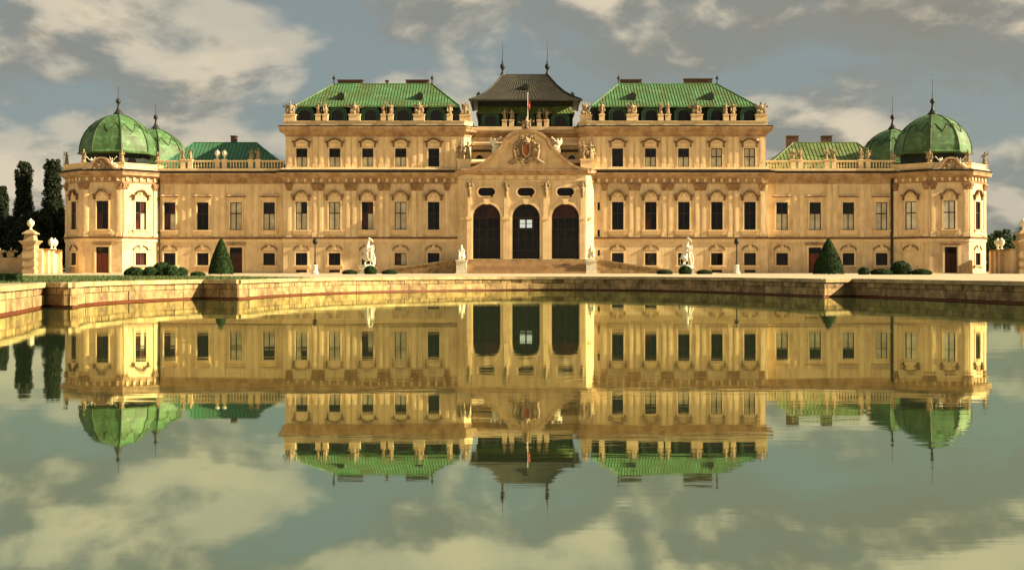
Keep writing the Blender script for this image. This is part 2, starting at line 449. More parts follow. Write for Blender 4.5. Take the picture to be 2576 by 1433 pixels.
wall_root = link('basin_wall', None, None, (0, 80, 0))
tag(wall_root, 'low stepped stone wall with pale coping around the reflecting pool', 'wall')
off = Vector((0, -80, 0))
core = MB().sweep(outline, [(-0.03, -0.9), (-0.03, 0.80), (-0.5, 0.80)], True)
core.v = [(x, y-80, z) for x, y, z in core.v]
obj('wall_core', core, 'mortar', wall_root)
st = MB().sweep(outline, [(-0.1, -0.3), (0.03, -0.3), (0.03, 0.045), (0.0, 0.075), (-0.1, 0.075)], True)
st.v = [(x, y-80, z) for x, y, z in st.v]
obj('waterline_ledge', st, 'stain', wall_root)
def resample(path, step):
    pts = [Vector(p) for p in path]; L = [0]
    for a, b in zip(pts, pts[1:]): L.append(L[-1]+(b-a).length)
    n = max(2, round(L[-1]/step)); out = []
    for k in range(n+1):
        t = L[-1]*k/n; i = 0
        while i < len(L)-2 and L[i+1] < t: i += 1
        f = (t-L[i])/max(L[i+1]-L[i], 1e-6); out.append(pts[i].lerp(pts[i+1], min(f, 1)))
    return out
def stone_row(name, path, step, inn, outw, z0, z1, mat, gap, jit=0.0):
    P = resample(path, step)
    for a, b in zip(P, P[1:]):
        d = (b-a).normalized(); nrm = Vector((d.y, -d.x))          # towards the water
        a2, b2 = a+d*gap, b-d*gap
        j = random.uniform(0, jit); i2 = inn+j; ch = 0.02
        c = (a+b)/2
        q = [a2-nrm*outw, b2-nrm*outw, b2+nrm*i2, a2+nrm*i2]
        qi = [a2-nrm*outw, b2-nrm*outw, b2-d*ch+nrm*(i2-ch), a2+d*ch+nrm*(i2-ch)]
        zt = z1+random.uniform(-jit, jit)*0.3
        mb = MB().add([(p.x-c.x, p.y-c.y, z0) for p in q]+[(p.x-c.x, p.y-c.y, zt-ch) for p in q]+[(p.x-c.x, p.y-c.y, zt) for p in qi],
                      [(0,3,2,1)]+[(i, (i+1) % 4, 4+(i+1) % 4, 4+i) for i in range(4)]+[(4+i, 4+(i+1) % 4, 8+(i+1) % 4, 8+i) for i in range(4)]+[(8,9,10,11)])
        # clockwise travel: reverse so that normals face out
        mb.f = [f[::-1] for f in mb.f]
        obj(name, mb, mat, wall_root, (c.x, c.y-80, 0))
def part_of(path, ymin):
    return [p for p in path if p[1] >= ymin]
for i, s in enumerate(secs[:7]):
    s2 = part_of(s, 36) if i in (0, 6) else s
    stone_row('coping_stone', s2, 1.5, 0.13, 0.42, 0.80, 1.0, 'coping', 0.012, 0.015)
    stone_row('stone_block', s2, 0.78, 0.0, 0.3, 0.52, 0.775, 'block', 0.022, 0.05)
    stone_row('base_block', s2, 1.7, 0.02, 0.3, 0.09, 0.50, 'block', 0.02, 0.045)
for s in (part_of(secs[0], -5), secs[6], secs[7]):
    q = [p for p in s if p[1] <= 37.5]
    m_ = MB().sweep(q, [(-0.42, 0.80), (0.13, 0.80), (0.13, 1.0), (-0.42, 1.0)])
    m_.v = [(x, y-80, z) for x, y, z in m_.v]
    obj('plain_coping', m_, 'coping', wall_root)

# ------------------------------------------------------------------ palace
AX, AY = 1.75, 150.0
palace = link('palace', None, None, (AX, AY, GZ))
tag(palace, 'long ochre baroque palace with green copper roofs and domes beyond the pool', 'palace')
Y_WING, Y_MAIN, Y_UP, Y_PORTAL, Y_CEN = 3.5, 2.5, 2.75, 1.1, 5.0
def P(name, mb, mat, parent=None, **k): return obj(name, mb, mat, parent or palace, **k)

# --- windows -----------------------------------------------------
cache = {}
def shared(key, fn):
    if key not in cache: cache[key] = fn()
    return cache[key]
def arc(cx, cz, rx, rz, a0, a1, n=12):
    return [(cx+rx*math.cos(R(a0+(a1-a0)*i/n)), cz+rz*math.sin(R(a0+(a1-a0)*i/n))) for i in range(n+1)]
def surround(wd, h, b=0.17, y0=-0.09, y1=0.12):
    m = MB(); x = wd/2
    m.box(-x-b, -x, y0, y1, 0, h); m.box(x, x+b, y0, y1, 0, h); m.box(-x-b, x+b, y0-0.004, y1, h, h+b)
    return m
def win_frame(wd, h, tz, t=0.085, y0=0.10, y1=0.18):
    m = MB(); x = wd/2
    m.box(-x, -x+t, y0, y1, 0, h); m.box(x-t, x, y0, y1, 0, h)
    m.box(-x+t, x-t, y0, y1, 0, t); m.box(-x+t, x-t, y0, y1, h-t, h)
    m.box(-t*0.6, t*0.6, y0-0.02, y1-0.003, t, h-t)
    if tz: m.box(-x+t, -t*0.6, y0-0.01, y1-0.006, tz-t*0.7, tz+t*0.7); m.box(t*0.6, x-t, y0-0.01, y1-0.006, tz-t*0.7, tz+t*0.7)
    return m
def pane_mesh(x0, x1, z0, z1, mat):
    return MB().add([(x0, 0.14, z0), (x1, 0.14, z0), (x1, 0.14, z1), (x0, 0.14, z1), (x0, 0.16, z0), (x1, 0.16, z0), (x1, 0.16, z1), (x0, 0.16, z1)],
                    [(0,1,2,3), (7,6,5,4), (1,0,4,5), (2,1,5,6), (3,2,6,7), (0,3,7,4)]).mesh('pane', mat)
def hood_ogee():
    m, q = MB(), MB()
    pts = [(-1.26, 0.0), (-0.86, 0.0)] + [(-0.72, 0.10), (-0.58, 0.30)] + arc(0, 0.28, 0.50, 0.36, 160, 20, 8) + [(0.58, 0.30), (0.72, 0.10), (0.86, 0.0), (1.26, 0.0)]
    q.ribbon(pts, 0.17, -0.42, 0.02)
    m.prism_xz([(-0.80, -0.62), (0.80, -0.62), (0.74, -0.09), (0.58, 0.16), (0.3, 0.46), (-0.3, 0.46), (-0.58, 0.16), (-0.74, -0.09)], -0.10, 0.02)
    q.box(-1.10, -0.92, -0.24, 0.02, -0.62, -0.09); q.box(0.92, 1.10, -0.24, 0.02, -0.62, -0.09)
    m.ball((0, -0.12, 0.16), (0.24, 0.14, 0.26), 8, 6); m.ball((-0.36, -0.10, -0.2), (0.2, 0.12, 0.14), 8, 5); m.ball((0.36, -0.10, -0.2), (0.2, 0.12, 0.14), 8, 5)
    return m, q
def hood_straight():
    m, q = MB(), MB()
    q.box(-1.22, 1.22, -0.40, 0.02, 0.0, 0.11); m.box(-1.12, 1.12, -0.2, 0.02, -0.14, -0.002)
    m.box(-0.95, 0.95, -0.08, 0.02, -0.5, -0.142)
    m.prism_xz([(-1.2, 0.112), (-0.95, 0.34), (-0.8, 0.36), (-0.7, 0.112)], -0.26, 0.02)
    m.prism_xz([(0.7, 0.112), (0.8, 0.36), (0.95, 0.34), (1.2, 0.112)], -0.26, 0.02)
    m.box(-0.68, 0.68, -0.15, 0.02, 0.112, 0.26)
    return m, q
def hood_upper():
    m, q = MB(), MB()
    pts = [(-1.22, -0.16), (-0.98, -0.02), (-0.74, 0.0)] + arc(0, 0.0, 0.6, 0.30, 170, 10, 9) + [(0.74, 0.0), (0.98, -0.02), (1.22, -0.16)]
    q.ribbon(pts, 0.15, -0.36, 0.02)
    m.prism_xz([(-0.74, -0.72), (0.74, -0.72), (0.74, -0.09)] + arc(0, -0.09, 0.60, 0.27, 5, 175, 8) + [(-0.74, -0.09)], -0.09, 0.02)
    m.ball((-0.92, -0.16, 0.14), (0.20, 0.17, 0.16), 8, 5); m.ball((0.92, -0.16, 0.14), (0.20, 0.17, 0.16), 8, 5)
    m.ball((0, -0.1, -0.34), (0.5, 0.11, 0.14), 8, 5)
    q.box(-1.00, -0.88, -0.18, 0.02, -0.75, -0.13); q.box(0.88, 1.00, -0.18, 0.02, -0.75, -0.13)
    return m, q
def hood_ground():
    m, q = MB(), MB()
    q.ribbon(arc(0, 0.0, 1.0, 0.62, 178, 112, 7), 0.10, -0.16, 0.02); q.ribbon(arc(0, 0.0, 1.0, 0.62, 68, 2, 7), 0.10, -0.16, 0.02)
    m.prism_xz([(-0.13, 0.14), (0.13, 0.14), (0.2, 0.62), (-0.2, 0.62)], -0.16, 0.02)
    m.prism_xz([(-0.75, -0.02), (0.75, -0.02)] + arc(0, 0.0, 0.75, 0.42, 5, 175, 8), -0.06, 0.02)
    q.ball((-0.3, -0.16, 0.60), 0.10, 8, 5); q.ball((0.3, -0.16, 0.60), 0.10, 8, 5)
    return m, q
def sill(wd, ap):
    m = MB(); m.box(-wd/2-0.42, wd/2+0.42, -0.30, 0.10, -0.16, 0.0); m.box(-wd/2-0.3, wd/2+0.3, -0.12, 0.02, -0.16-ap, -0.162)
    m.box(-wd/2-0.34, -wd/2-0.12, -0.2, 0.02, -0.34, -0.163); m.box(wd/2+0.12, wd/2+0.34, -0.2, 0.02, -0.34, -0.163)
    return m
KIND = {'nobile': (1.48, 3.56, 5.53, 2.12), 'ground': (1.50, 1.58, 1.00, 0), 'upper': (1.42, 2.36, 13.59, 1.30)}
LOOK = {'d': ('glass',)*4, 'b': ('glass_blind', 'glass_blind', 'glass', 'glass'), 'm': ('glass_blind', 'glass_blind', 'glass_blind', 'glass'),
        'r': ('glass_red',)*4, 's': ('glass_red', 'glass_blind', 'glass', 'glass_red'), 'p': ('glass_pale',)*4, 'f': ('glass_blind',)*4, 'x': ('glass_red', 'glass', 'glass', 'glass')}
def window(kind, x, y, look='d', rz=0.0, hood=None, frame='frame', z=None, origin=(0, 0)):
    wd, h, z0, tz = KIND[kind]
    z0 = z0 if z is None else z
    c, s = math.cos(rz), math.sin(rz)
    loc = (origin[0]+c*x-s*y, origin[1]+s*x+c*y, z0)
    wn = link('window', shared(('sur', kind), lambda: surround(wd, h).mesh('window', 'trim')), palace, loc, rz)
    link('frame', shared(('fr', kind, frame), lambda: win_frame(wd, h, tz).mesh('frame', frame)), wn)
    t = 0.085
    zs = [(t, tz-t*0.7), (tz+t*0.7, h-t)] if tz else [(t, h-t)]
    k = 0
    for a, b in zs:
        for sx in (-1, 1):
            x0, x1 = (-wd/2+t, -t*0.6) if sx < 0 else (t*0.6, wd/2-t)
            mt = LOOK[look][k]; k += 1
            link('pane', shared(('pane', kind, a, sx, mt), lambda: pane_mesh(x0, x1, a, b, mt)), wn)
    hb = {'ogee': (hood_ogee, 0.80), 'straight': (hood_straight, 0.66), 'upper': (hood_upper, 0.92), 'ground': (hood_ground, 0.32)}[hood]
    def both():
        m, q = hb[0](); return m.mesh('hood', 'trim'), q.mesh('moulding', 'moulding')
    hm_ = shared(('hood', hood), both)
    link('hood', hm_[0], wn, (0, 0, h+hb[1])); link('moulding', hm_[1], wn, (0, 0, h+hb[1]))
    ap = {'nobile': 0.42, 'ground': 0.02, 'upper': 0.14}[kind]
    link('sill', shared(('sill', kind), lambda: sill(wd, ap).mesh('sill', 'trim')), wn)
    return wn
def hole(kind, x, z=None):
    wd, h, z0, _ = KIND[kind]; z0 = z0 if z is None else z
    return rect(x-wd/2, x+wd/2, z0, z0+h)
DOOR_W, DOOR_H = 1.62, 3.3
def door(x, y, mat='door_red', rz=0.0, origin=(0, 0)):
    c, s = math.cos(rz), math.sin(rz)
    d = link('door', shared('door_sur', lambda: surround(DOOR_W, DOOR_H, 0.24, -0.12, 0.12).mesh('door', 'trim')), palace, (origin[0]+c*x-s*y, origin[1]+s*x+c*y, 0), rz)
    def leaf(sx):
        m = MB(); x0, x1 = (-DOOR_W/2, -0.012) if sx < 0 else (0.012, DOOR_W/2)
        m.box(x0, x1, 0.20, 0.27, 0.02, 2.5)
        for a, b in ((0.15, 0.8), (0.92, 1.6), (1.72, 2.38)): m.frustum(x0+0.1, x1-0.1, 0.0, 0.2, a, b, 0.0) if False else m.box(x0+0.12, x1-0.12, 0.165, 0.2, a, b)
        return m.mesh('leaf', mat)
    for sx in (-1, 1): link('leaf', shared(('leaf', sx, mat), lambda: leaf(sx)), d)
    link('transom_pane', shared('tr', lambda: MB().box(-DOOR_W/2, DOOR_W/2, 0.22, 0.26, 2.58, DOOR_H).mesh('transom_pane', 'glass')), d)
    link('transom_bar', shared('trb', lambda: MB().box(-DOOR_W/2, DOOR_W/2, 0.16, 0.28, 2.5, 2.58).mesh('transom_bar', 'frame')), d)
    link('hood', shared('dhood', lambda: MB().box(-1.3, 1.3, -0.34, 0.02, 3.74, 3.86).box(-1.15, 1.15, -0.2, 0.02, 3.54, 3.738).box(-0.45, 0.45, -0.14, 0.02, 3.862, 3.93).mesh('hood', 'trim_dark')), d)
    return d
def door_hole(x): return rect(x-DOOR_W/2, x+DOOR_W/2, 0.0, DOOR_H)
SLOT = (1.40, 0.36, 0.08)
def slot(x, y):
    s = link('basement_vent', shared('slot', lambda: surround(SLOT[0], SLOT[1], 0.08, -0.04, 0.1).mesh('basement_vent', 'trim')), palace, (x, y, SLOT[2]))
    m = MB().box(-0.7, 0.7, 0.26, 0.3, 0, SLOT[1])
    link('grille', shared('grille', lambda: m.mesh('grille', 'dark_metal')), s)

# --- mouldings ---------------------------------------------------
C_MAIN = [(0.0, 11.40), (0.10, 11.42), (0.14, 11.56), (0.06, 11.58), (0.06, 12.10), (0.22, 12.12), (0.30, 12.28), (0.62, 12.34), (0.66, 12.60), (0.74, 12.72), (0.74, 12.78), (0.0, 12.80)]
C_WING = [(0.0, 11.45), (0.08, 11.47), (0.12, 11.62), (0.10, 11.95), (0.20, 12.0), (0.24, 12.18), (0.52, 12.26), (0.56, 12.56), (0.66, 12.70), (0.66, 12.78), (0.0, 12.80)]
C_UP = [(0.0, 17.45), (0.07, 17.47), (0.10, 17.72), (0.24, 17.80), (0.36, 17.98), (0.66, 18.06), (0.72, 18.36), (0.86, 18.56), (0.86, 18.66), (0.0, 18.68)]
STRING = [(0.0, 3.96), (0.10, 3.98), (0.10, 4.30), (0.16, 4.36), (0.0, 4.37)]
STRING2 = [(0.0, 4.374), (0.20, 4.376), (0.26, 4.52), (0.24, 4.58), (0.0, 4.62)]
PLINTH = [(0.0, -0.03), (0.12, -0.03), (0.12, 0.03), (0.0, 0.05)]
def bracket_mesh():
    return shared('bracket', lambda: MB().prism_xz([(-0.14, 0), (0.14, 0), (0.17, 0.44), (-0.17, 0.44)], -0.22, 0.02).ball((0, -0.2, 0.12), (0.12, 0.1, 0.12), 6, 5).mesh('bracket', 'trim'))
def bracket_row(x0, x1, n, y, rz=0.0, origin=(0, 0)):
    c, s = math.cos(rz), math.sin(rz)
    for i in range(n):
        x = x0+(x1-x0)*(i+0.5)/n
        link('bracket', bracket_mesh(), palace, (origin[0]+c*x-s*y, origin[1]+s*x+c*y, 11.62), rz)
def pilaster(x, y, z0=4.62, z1=10.50, wd=0.62, rz=0.0, origin=(0, 0), cap=True, proud=0.10):
    c, s = math.cos(rz), math.sin(rz)
    def sh():
        m = MB(); h = z1-z0
        m.box(-wd/2, wd/2, -proud, 0.02, 0.45, h); m.box(-wd/2-0.07, wd/2+0.07, -proud-0.07, 0.02, 0, 0.30); m.box(-wd/2-0.035, wd/2+0.035, -proud-0.035, 0.02, 0.302, 0.448)
        m.box(-wd/2+0.13, wd/2-0.13, -proud-0.03, -proud+0.01, 0.75, h-0.35)
        return m.mesh('pilaster', 'trim')
    p = link('pilaster', shared(('pil', z0, z1, wd, proud), sh), palace, (origin[0]+c*x-s*y, origin[1]+s*x+c*y, z0), rz)
    if cap:
        def cp():
            m = MB(); w2 = wd/2
            m.add([(-w2, -proud, 0), (w2, -proud, 0), (w2, 0.02, 0), (-w2, 0.02, 0), (-w2-0.16, -proud-0.16, 0.72), (w2+0.16, -proud-0.16, 0.72), (w2+0.16, 0.02, 0.72), (-w2-0.16, 0.02, 0.72)],
                  [(0,3,2,1), (4,5,6,7), (0,1,5,4), (1,2,6,5), (3,0,4,7)])
            m.box(-w2-0.2, w2+0.2, -proud-0.22, 0.02, 0.722, 0.86)
            for sx in (-1, 1):
                m.ball((sx*(w2+0.02), -proud-0.12, 0.58), 0.13, 8, 5); m.ball((sx*w2*0.5, -proud-0.06, 0.28), (0.11, 0.08, 0.2), 6, 5)
            m.ball((0, -proud-0.1, 0.52), (0.12, 0.08, 0.16), 6, 5)
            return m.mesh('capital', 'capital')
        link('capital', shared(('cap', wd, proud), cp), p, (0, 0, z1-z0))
    return p

# --- wings and main blocks ---------------------------------------
LOOKS_WING = {-1: 'sdbb', 1: 'bbbf'}        # from the outer end on the left, inner end on the right
XW = [33.0+4.27*i for i in range(4)]
XM = [11.77+4.225*i for i in range(5)]
NOB_L = {-1: {4: 'm', 3: 'f', 2: 's', 1: 'f', 0: 'd'}, 1: {0: 'd', 1: 'x', 2: 'd', 3: 'd', 4: 'd'}}
UP_L = {-1: {4: 'b', 3: 'b', 2: 'b', 1: 'b', 0: 'd'}, 1: {0: 'd', 1: 'b', 2: 'b', 3: 'f', 4: 'f'}}
WNG_L = {-1: {3: 's', 2: 'd', 1: 'f', 0: 'b'}, 1: {0: 'b', 1: 'b', 2: 'b', 3: 'f'}}
for sg in (-1, 1):
    def sx(x): return sg*x
    # wing
    x0, x1 = sorted((sg*47.25, sg*31.0))
    holes = []
    for i, x in enumerate(XW):
        holes.append(hole('nobile', sx(x)))
        holes.append(door_hole(sx(x)+(0.0 if sg < 0 else -0.05)) if i == 1 else hole('ground', sx(x)))
    P('wall', MB().wall(rect(x0, x1, -0.03, 13.1), holes, Y_WING, 0.4), 'stucco')
    P('wall', MB().box(x0+0.01, x1-0.01, Y_WING+0.42, 23.0, -0.03, 13.08), 'stucco')
    for i, x in enumerate(XW):
        window('nobile', sx(x), Y_WING, WNG_L[sg][i], hood='straight')
        if i == 1: door(sx(x)+(0.0 if sg < 0 else -0.05), Y_WING, 'door_red' if sg > 0 else 'door_dark')
        else: window('ground', sx(x), Y_WING, 'd', hood='ground')
    path = [(x0, Y_WING), (x1, Y_WING)]
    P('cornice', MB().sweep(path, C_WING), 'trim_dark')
    P('string_course', MB().sweep(path, STRING), 'trim')
    P('string_moulding', MB().sweep(path, STRING2), 'moulding')
    P('plinth', MB().sweep(path, PLINTH), 'trim')
    P('gutter', MB().sweep(path, [(0.0, 12.804), (0.60, 12.804), (0.66, 13.04), (0.60, 13.06), (0.0, 13.10)]), 'flashing')
    for i in range(5):
        xb = 33.0+4.27*(i-0.5)
        for dx in (-0.42, 0.42):
            if 31.3 < xb+dx < 47.0: pilaster(sx(xb+dx), Y_WING, 4.62, 11.44, 0.5, cap=False, proud=0.035)
    # main block
    x0, x1 = sorted((sg*31.0, sg*8.6))
    holes = []
    for i, x in enumerate(XM):
        holes.append(hole('nobile', sx(x)))
        holes.append(hole('ground', sx(x)))
        if i >= 2: holes.append(rect(sx(x)-0.7, sx(x)+0.7, SLOT[2], SLOT[2]+SLOT[1]))
    if sg > 0:
        for a, b in ((8.03, 9.05), (4.67, 5.53), (2.23, 2.94)): holes.append(rect(9.2, 9.5, a, b))
    P('wall', MB().wall(rect(x0, x1, -0.03, 13.1), holes, Y_MAIN, 0.4), 'stucco')
    P('wall', MB().box(x0+0.02, x1-0.02, Y_MAIN+0.42, 21.0, -0.03, 13.08), 'stucco')
    ends = MB()
    for xe in (x0, x1): ends.add([(xe, Y_MAIN, -0.03), (xe, Y_MAIN+3, -0.03), (xe, Y_MAIN+3, 13.1), (xe, Y_MAIN, 13.1)], [(0, 1, 2, 3)])
    P('wall', ends, 'stucco')
    for i, x in enumerate(XM):
        window('nobile', sx(x), Y_MAIN, NOB_L[sg][i], hood='ogee')
        window('ground', sx(x), Y_MAIN, 's' if (sg < 0 and i == 1) else 'd', hood='ground')
        if i >= 2: slot(sx(x), Y_MAIN)
    if sg > 0:
        for a, b in ((8.03, 9.05), (4.67, 5.53), (2.23, 2.94)):
            P('slit_window', MB().box(9.2, 9.5, Y_MAIN+0.3, Y_MAIN+0.34, a, b), 'glass')
    path = [(x0-(0.0 if sg < 0 else 0), Y_MAIN+1.0), (x0, Y_MAIN), (x1, Y_MAIN), (x1, Y_MAIN+1.0)]
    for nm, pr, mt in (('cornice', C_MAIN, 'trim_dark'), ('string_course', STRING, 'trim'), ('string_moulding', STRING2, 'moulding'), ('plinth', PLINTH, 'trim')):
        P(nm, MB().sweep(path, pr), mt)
    P('gutter', MB().sweep(path, [(0.0, 12.804), (0.66, 12.804), (0.73, 13.04), (0.66, 13.07), (0.0, 13.14)]), 'flashing')
    bracket_row(x0+0.2, x1-0.2, 21, Y_MAIN)
    for i in range(6):
        xb = 11.77+4.225*(i-0.5)
        for dx in (-0.40, 0.40):
            if i == 5 and dx > 0: continue
            if i == 0 and dx < 0: continue
            pilaster(sx(xb+dx)+(-sg*0.15 if i == 5 else 0), Y_MAIN, wd=0.56)
    # upper storey
    x0, x1 = sorted((sg*30.75, sg*7.9))
    holes = [hole('upper', sx(x)) for x in XM]
    P('wall', MB().wall(rect(x0, x1, 13.0, 18.7), holes, Y_UP, 0.4), 'stucco')
    XO, XI, XC = sg*30.75, sg*7.9, sg*7.05
    P('wall', MB().box(min(XO, XI)+0.02, max(XO, XI)-0.02, Y_UP+0.42, 15.0, 13.0, 18.68), 'stucco')
    b = MB()
    for p, q in (((XO, Y_UP), (XO, 15.0)), ((XI, Y_UP), (XC, Y_UP+0.9)), ((XC, Y_UP+0.9), (XC, 8.0))):
        b.add([(p[0], p[1], 13.0), (q[0], q[1], 13.0), (q[0], q[1], 18.7), (p[0], p[1], 18.7)], [(0, 1, 2, 3)])
    P('wall', b, 'stucco')
    for i, x in enumerate(XM): window('upper', sx(x), Y_UP, UP_L[sg][i], hood='upper')
    path = [(XO, 15.0), (XO, Y_UP), (XI, Y_UP), (XC, Y_UP+0.9), (XC, 9.0)]
    if sg > 0: path = path[::-1]
    P('cornice', MB().sweep(path, C_UP), 'trim_dark')
    P('gutter', MB().sweep(path, [(0.0, 18.685), (0.76, 18.685), (0.84, 18.80), (0.76, 18.82), (0.0, 18.835)]), 'flashing')
    P('attic_ledge', MB().sweep(path, [(0.0, 13.145), (0.58, 13.15), (0.62, 13.30), (0.40, 13.40), (0.0, 13.44)]), 'trim')
    for i in range(6):
        xb = 11.77+4.225*(i-0.5)
        for dx in (-0.40, 0.40):
            if i == 5 and dx > 0: continue
            pilaster(sx(xb+dx)+(-sg*0.15 if i == 5 else 0), Y_UP, 13.44, 17.44, 0.60, cap=False, proud=0.06)
    # parapet
    P('parapet', MB().sweep(path, [(0.10, 18.84), (0.20, 18.84), (0.20, 19.34), (0.26, 19.36), (0.26, 19.46), (-0.2, 19.46), (-0.2, 18.84)]), 'trim')
    P('roof_deck', MB().prism_xy([(XO, Y_UP), (XI, Y_UP), (XC, Y_UP+0.9), (XC, 9.0), (XO, 9.0)][::sg], 18.70, 18.80), 'flashing')
    # mansard storey with arched dormers
    mx0, mx1 = sorted((sg*29.2, sg*8.9)); my = 4.2
    P('mansard_wall', MB().box(mx0, mx1, my, 14.5, 18.7, 21.6), 'mansard')
    for i, x in enumerate(XM):
        xx = sx(x)+(0.15 if sg > 0 else 0.25)
        d = link('dormer', shared('dormer', lambda: MB().wall(rect(-1.12, 1.12, -0.3, 1.05)[:2]+[(1.12, 0.95)]+arc(0, 0.95, 1.12, 0.72, 8, 172, 10)+[(-1.12, 0.95)],
                 [[(-0.72, -0.25), (0.72, -0.25), (0.72, 0.72)]+arc(0, 0.72, 0.72, 0.5, 15, 165, 8)+[(-0.72, 0.72)]], 0, 0.3)
                 .ribbon([(-1.12, -0.3), (-1.12, 0.95)]+arc(0, 0.95, 1.12, 0.72, 172, 8, 10)+[(1.12, 0.95), (1.12, -0.3)], 0.2, -0.12, 0.9).mesh('dormer', 'dormer')), palace, (xx, my-0.75, 19.7))
        link('pane', shared('dpane', lambda: MB().box(-0.75, 0.75, 0.2, 0.24, -0.28, 1.25).mesh('pane', 'glass')), d)
        link('frame', shared('dframe', lambda: MB().box(-0.04, 0.04, 0.14, 0.2, -0.25, 1.18).box(-0.72, -0.045, 0.14, 0.2, 0.42, 0.5).box(0.045, 0.72, 0.14, 0.2, 0.42, 0.5).mesh('frame', 'frame')), d)
    # hipped copper roof
    ex0, ex1, rx0, rx1 = -29.6, -8.5, -25.5, -12.4
    if sg > 0: ex0, ex1, rx0, rx1 = 8.5, 29.7, 12.45, 25.6
    ey0, ey1, ry, ez, rzv = 3.1, 15.0, 9.0, 21.45, 25.15
    roof = P('roof', MB().add([(ex0, ey0, ez), (ex1, ey0, ez), (ex1, ey1, ez), (ex0, ey1, ez), (rx0, ry, rzv), (rx1, ry, rzv)],
                              [(0, 1, 5, 4), (1, 2, 5), (2, 3, 4, 5), (3, 0, 4), (3, 2, 1, 0)]), 'copper')
    P('eave', MB().box(ex0-0.06, ex1+0.06, ey0-0.06, ey0+0.25, ez-0.16, ez-0.004), 'copper', roof)
    n = 54
    for k in range(1, n):
        x = ex0+(ex1-ex0)*k/n
        t = min(1, (x-ex0)/(rx0-ex0), (ex1-x)/(ex1-rx1))
        a, b_ = (x, ey0, ez+0.01), (x, ey0+(ry-ey0)*t, ez+(rzv-ez)*t+0.01)
        P('seam', MB().tube([a, b_], 0.05, 4), 'seam', roof)
    for a, b_ in (((ex0, ey0, ez), (rx0, ry, rzv)), ((ex1, ey0, ez), (rx1, ry, rzv)), ((rx0, ry, rzv), (rx1, ry, rzv)), ((ex1, ey1, ez), (rx1, ry, rzv)), ((ex0, ey1, ez), (rx0, ry, rzv))):
        P('ridge_roll', MB().tube([a, b_], 0.11, 6), 'copper', roof)
    # roof lights, chimneys, finials
    for xs in ((-23.9, -13.7) if sg < 0 else (13.9, 24.0)):
        t = 0.33; yy, zz = ey0+(ry-ey0)*t, ez+(rzv-ez)*t
        dm = MB().add([(-0.42, -0.5, -0.2), (0.42, -0.5, -0.2), (0.48, -0.5, 0.5), (0, -0.5, 0.85), (-0.48, -0.5, 0.5), (-0.42, 1.3, 0.6), (0.42, 1.3, 0.6), (0.48, 1.3, 0.7), (0, 1.5, 0.9), (-0.48, 1.3, 0.7)],
                      [(0, 1, 2, 3, 4), (1, 6, 7, 2), (2, 7, 8, 3), (3, 8, 9, 4), (4, 9, 5, 0), (9, 8, 7, 6, 5)])
        rl = P('roof_light', dm, 'copper', roof, loc=(xs, yy, zz))
        obj('hatch', MB().prism_xz([(-0.40, -0.2), (0.40, -0.2), (0.43, 0.46), (0, 0.74), (-0.43, 0.46)], -0.53, -0.504), 'dark_metal', roof, (xs, yy, zz))
    ch = ((851, 914, 202), (1022, 1079, 202), (971, 977, 203)) if sg < 0 else ((1561, 1613, 201), (1721, 1790, 199))
    for a, b_, yt in ch:
        s_ = 160.5/F_PX
        xa, xb = (a-1288)*s_-AX, (b_-1288)*s_-AX
        zt = 0.55+(676-yt)*s_
        P('chimney', MB().box(xa, xb, 10.0, 11.0, 23.5, zt-0.12).box(xa-0.08, xb+0.08, 9.92, 11.08, zt-0.118, zt), 'chimney')
    for xr in (rx0, rx1):
        P('finial', MB().lathe([(0.0, 0), (0.16, 0.0), (0.08, 0.2), (0.07, 0.55), (0.2, 0.72), (0.2, 0.86), (0.05, 1.05), (0.02, 1.3), (0.0, 1.32)], 8, (xr, ry, rzv)), 'dark_metal', roof)
    # wing roof behind the balustrade
    ex0, ex1, rx0, rx1 = (-48.0, -31.2, -44.5, -36.0) if sg < 0 else (31.2, 48.0, 36.0, 44.5)
    ey0, ey1, ry, ez, rzv = 5.2, 14.6, 10.0, 13.6, 17.45
    mt = 'copper_teal' if sg < 0 else 'copper_olive'
    roof = P('roof', MB().add([(ex0, ey0, ez), (ex1, ey0, ez), (ex1, ey1, ez), (ex0, ey1, ez), (rx0, ry, rzv), (rx1, ry, rzv)],
                              [(0, 1, 5, 4), (1, 2, 5), (2, 3, 4, 5), (3, 0, 4), (3, 2, 1, 0)]), mt)
    n = 34
    for k in range(1, n):
        x = ex0+(ex1-ex0)*k/n
        t = min(1, (x-ex0)/(rx0-ex0), (ex1-x)/(ex1-rx1))
        P('seam', MB().tube([(x, ey0, ez+0.01), (x, ey0+(ry-ey0)*t, ez+(rzv-ez)*t+0.01)], 0.05, 4), 'seam', roof)
    for a, b_ in (((ex0, ey0, ez), (rx0, ry, rzv)), ((ex1, ey0, ez), (rx1, ry, rzv)), ((rx0, ry, rzv), (rx1, ry, rzv))):
        P('ridge_roll', MB().tube([a, b_], 0.09, 6), mt, roof)
    for a, b_, yt in (((582, 595, 342),) if sg < 0 else ((1979, 2007, 342), (2067, 2091, 342))):
        s_ = 161.5/F_PX
        xa, xb = (a-1288)*s_-AX, (b_-1288)*s_-AX; zt = 0.55+(676-yt)*s_
        P('chimney', MB().box(xa, xb, 11.1, 12.0, 15.5, zt-0.12).box(xa-0.08, xb+0.08, 11.02, 12.08, zt-0.118, zt), 'chimney')
    # wing balustrade
    bx0, bx1 = sorted((sg*47.6, sg*31.0))
    P('parapet', MB().box(bx0, bx1, Y_WING-0.5, Y_WING+0.22, 13.105, 13.42), 'trim')
    P('rail', MB().box(bx0, bx1, Y_WING-0.14, Y_WING+0.2, 14.30, 14.50), 'trim')
    nb = 44
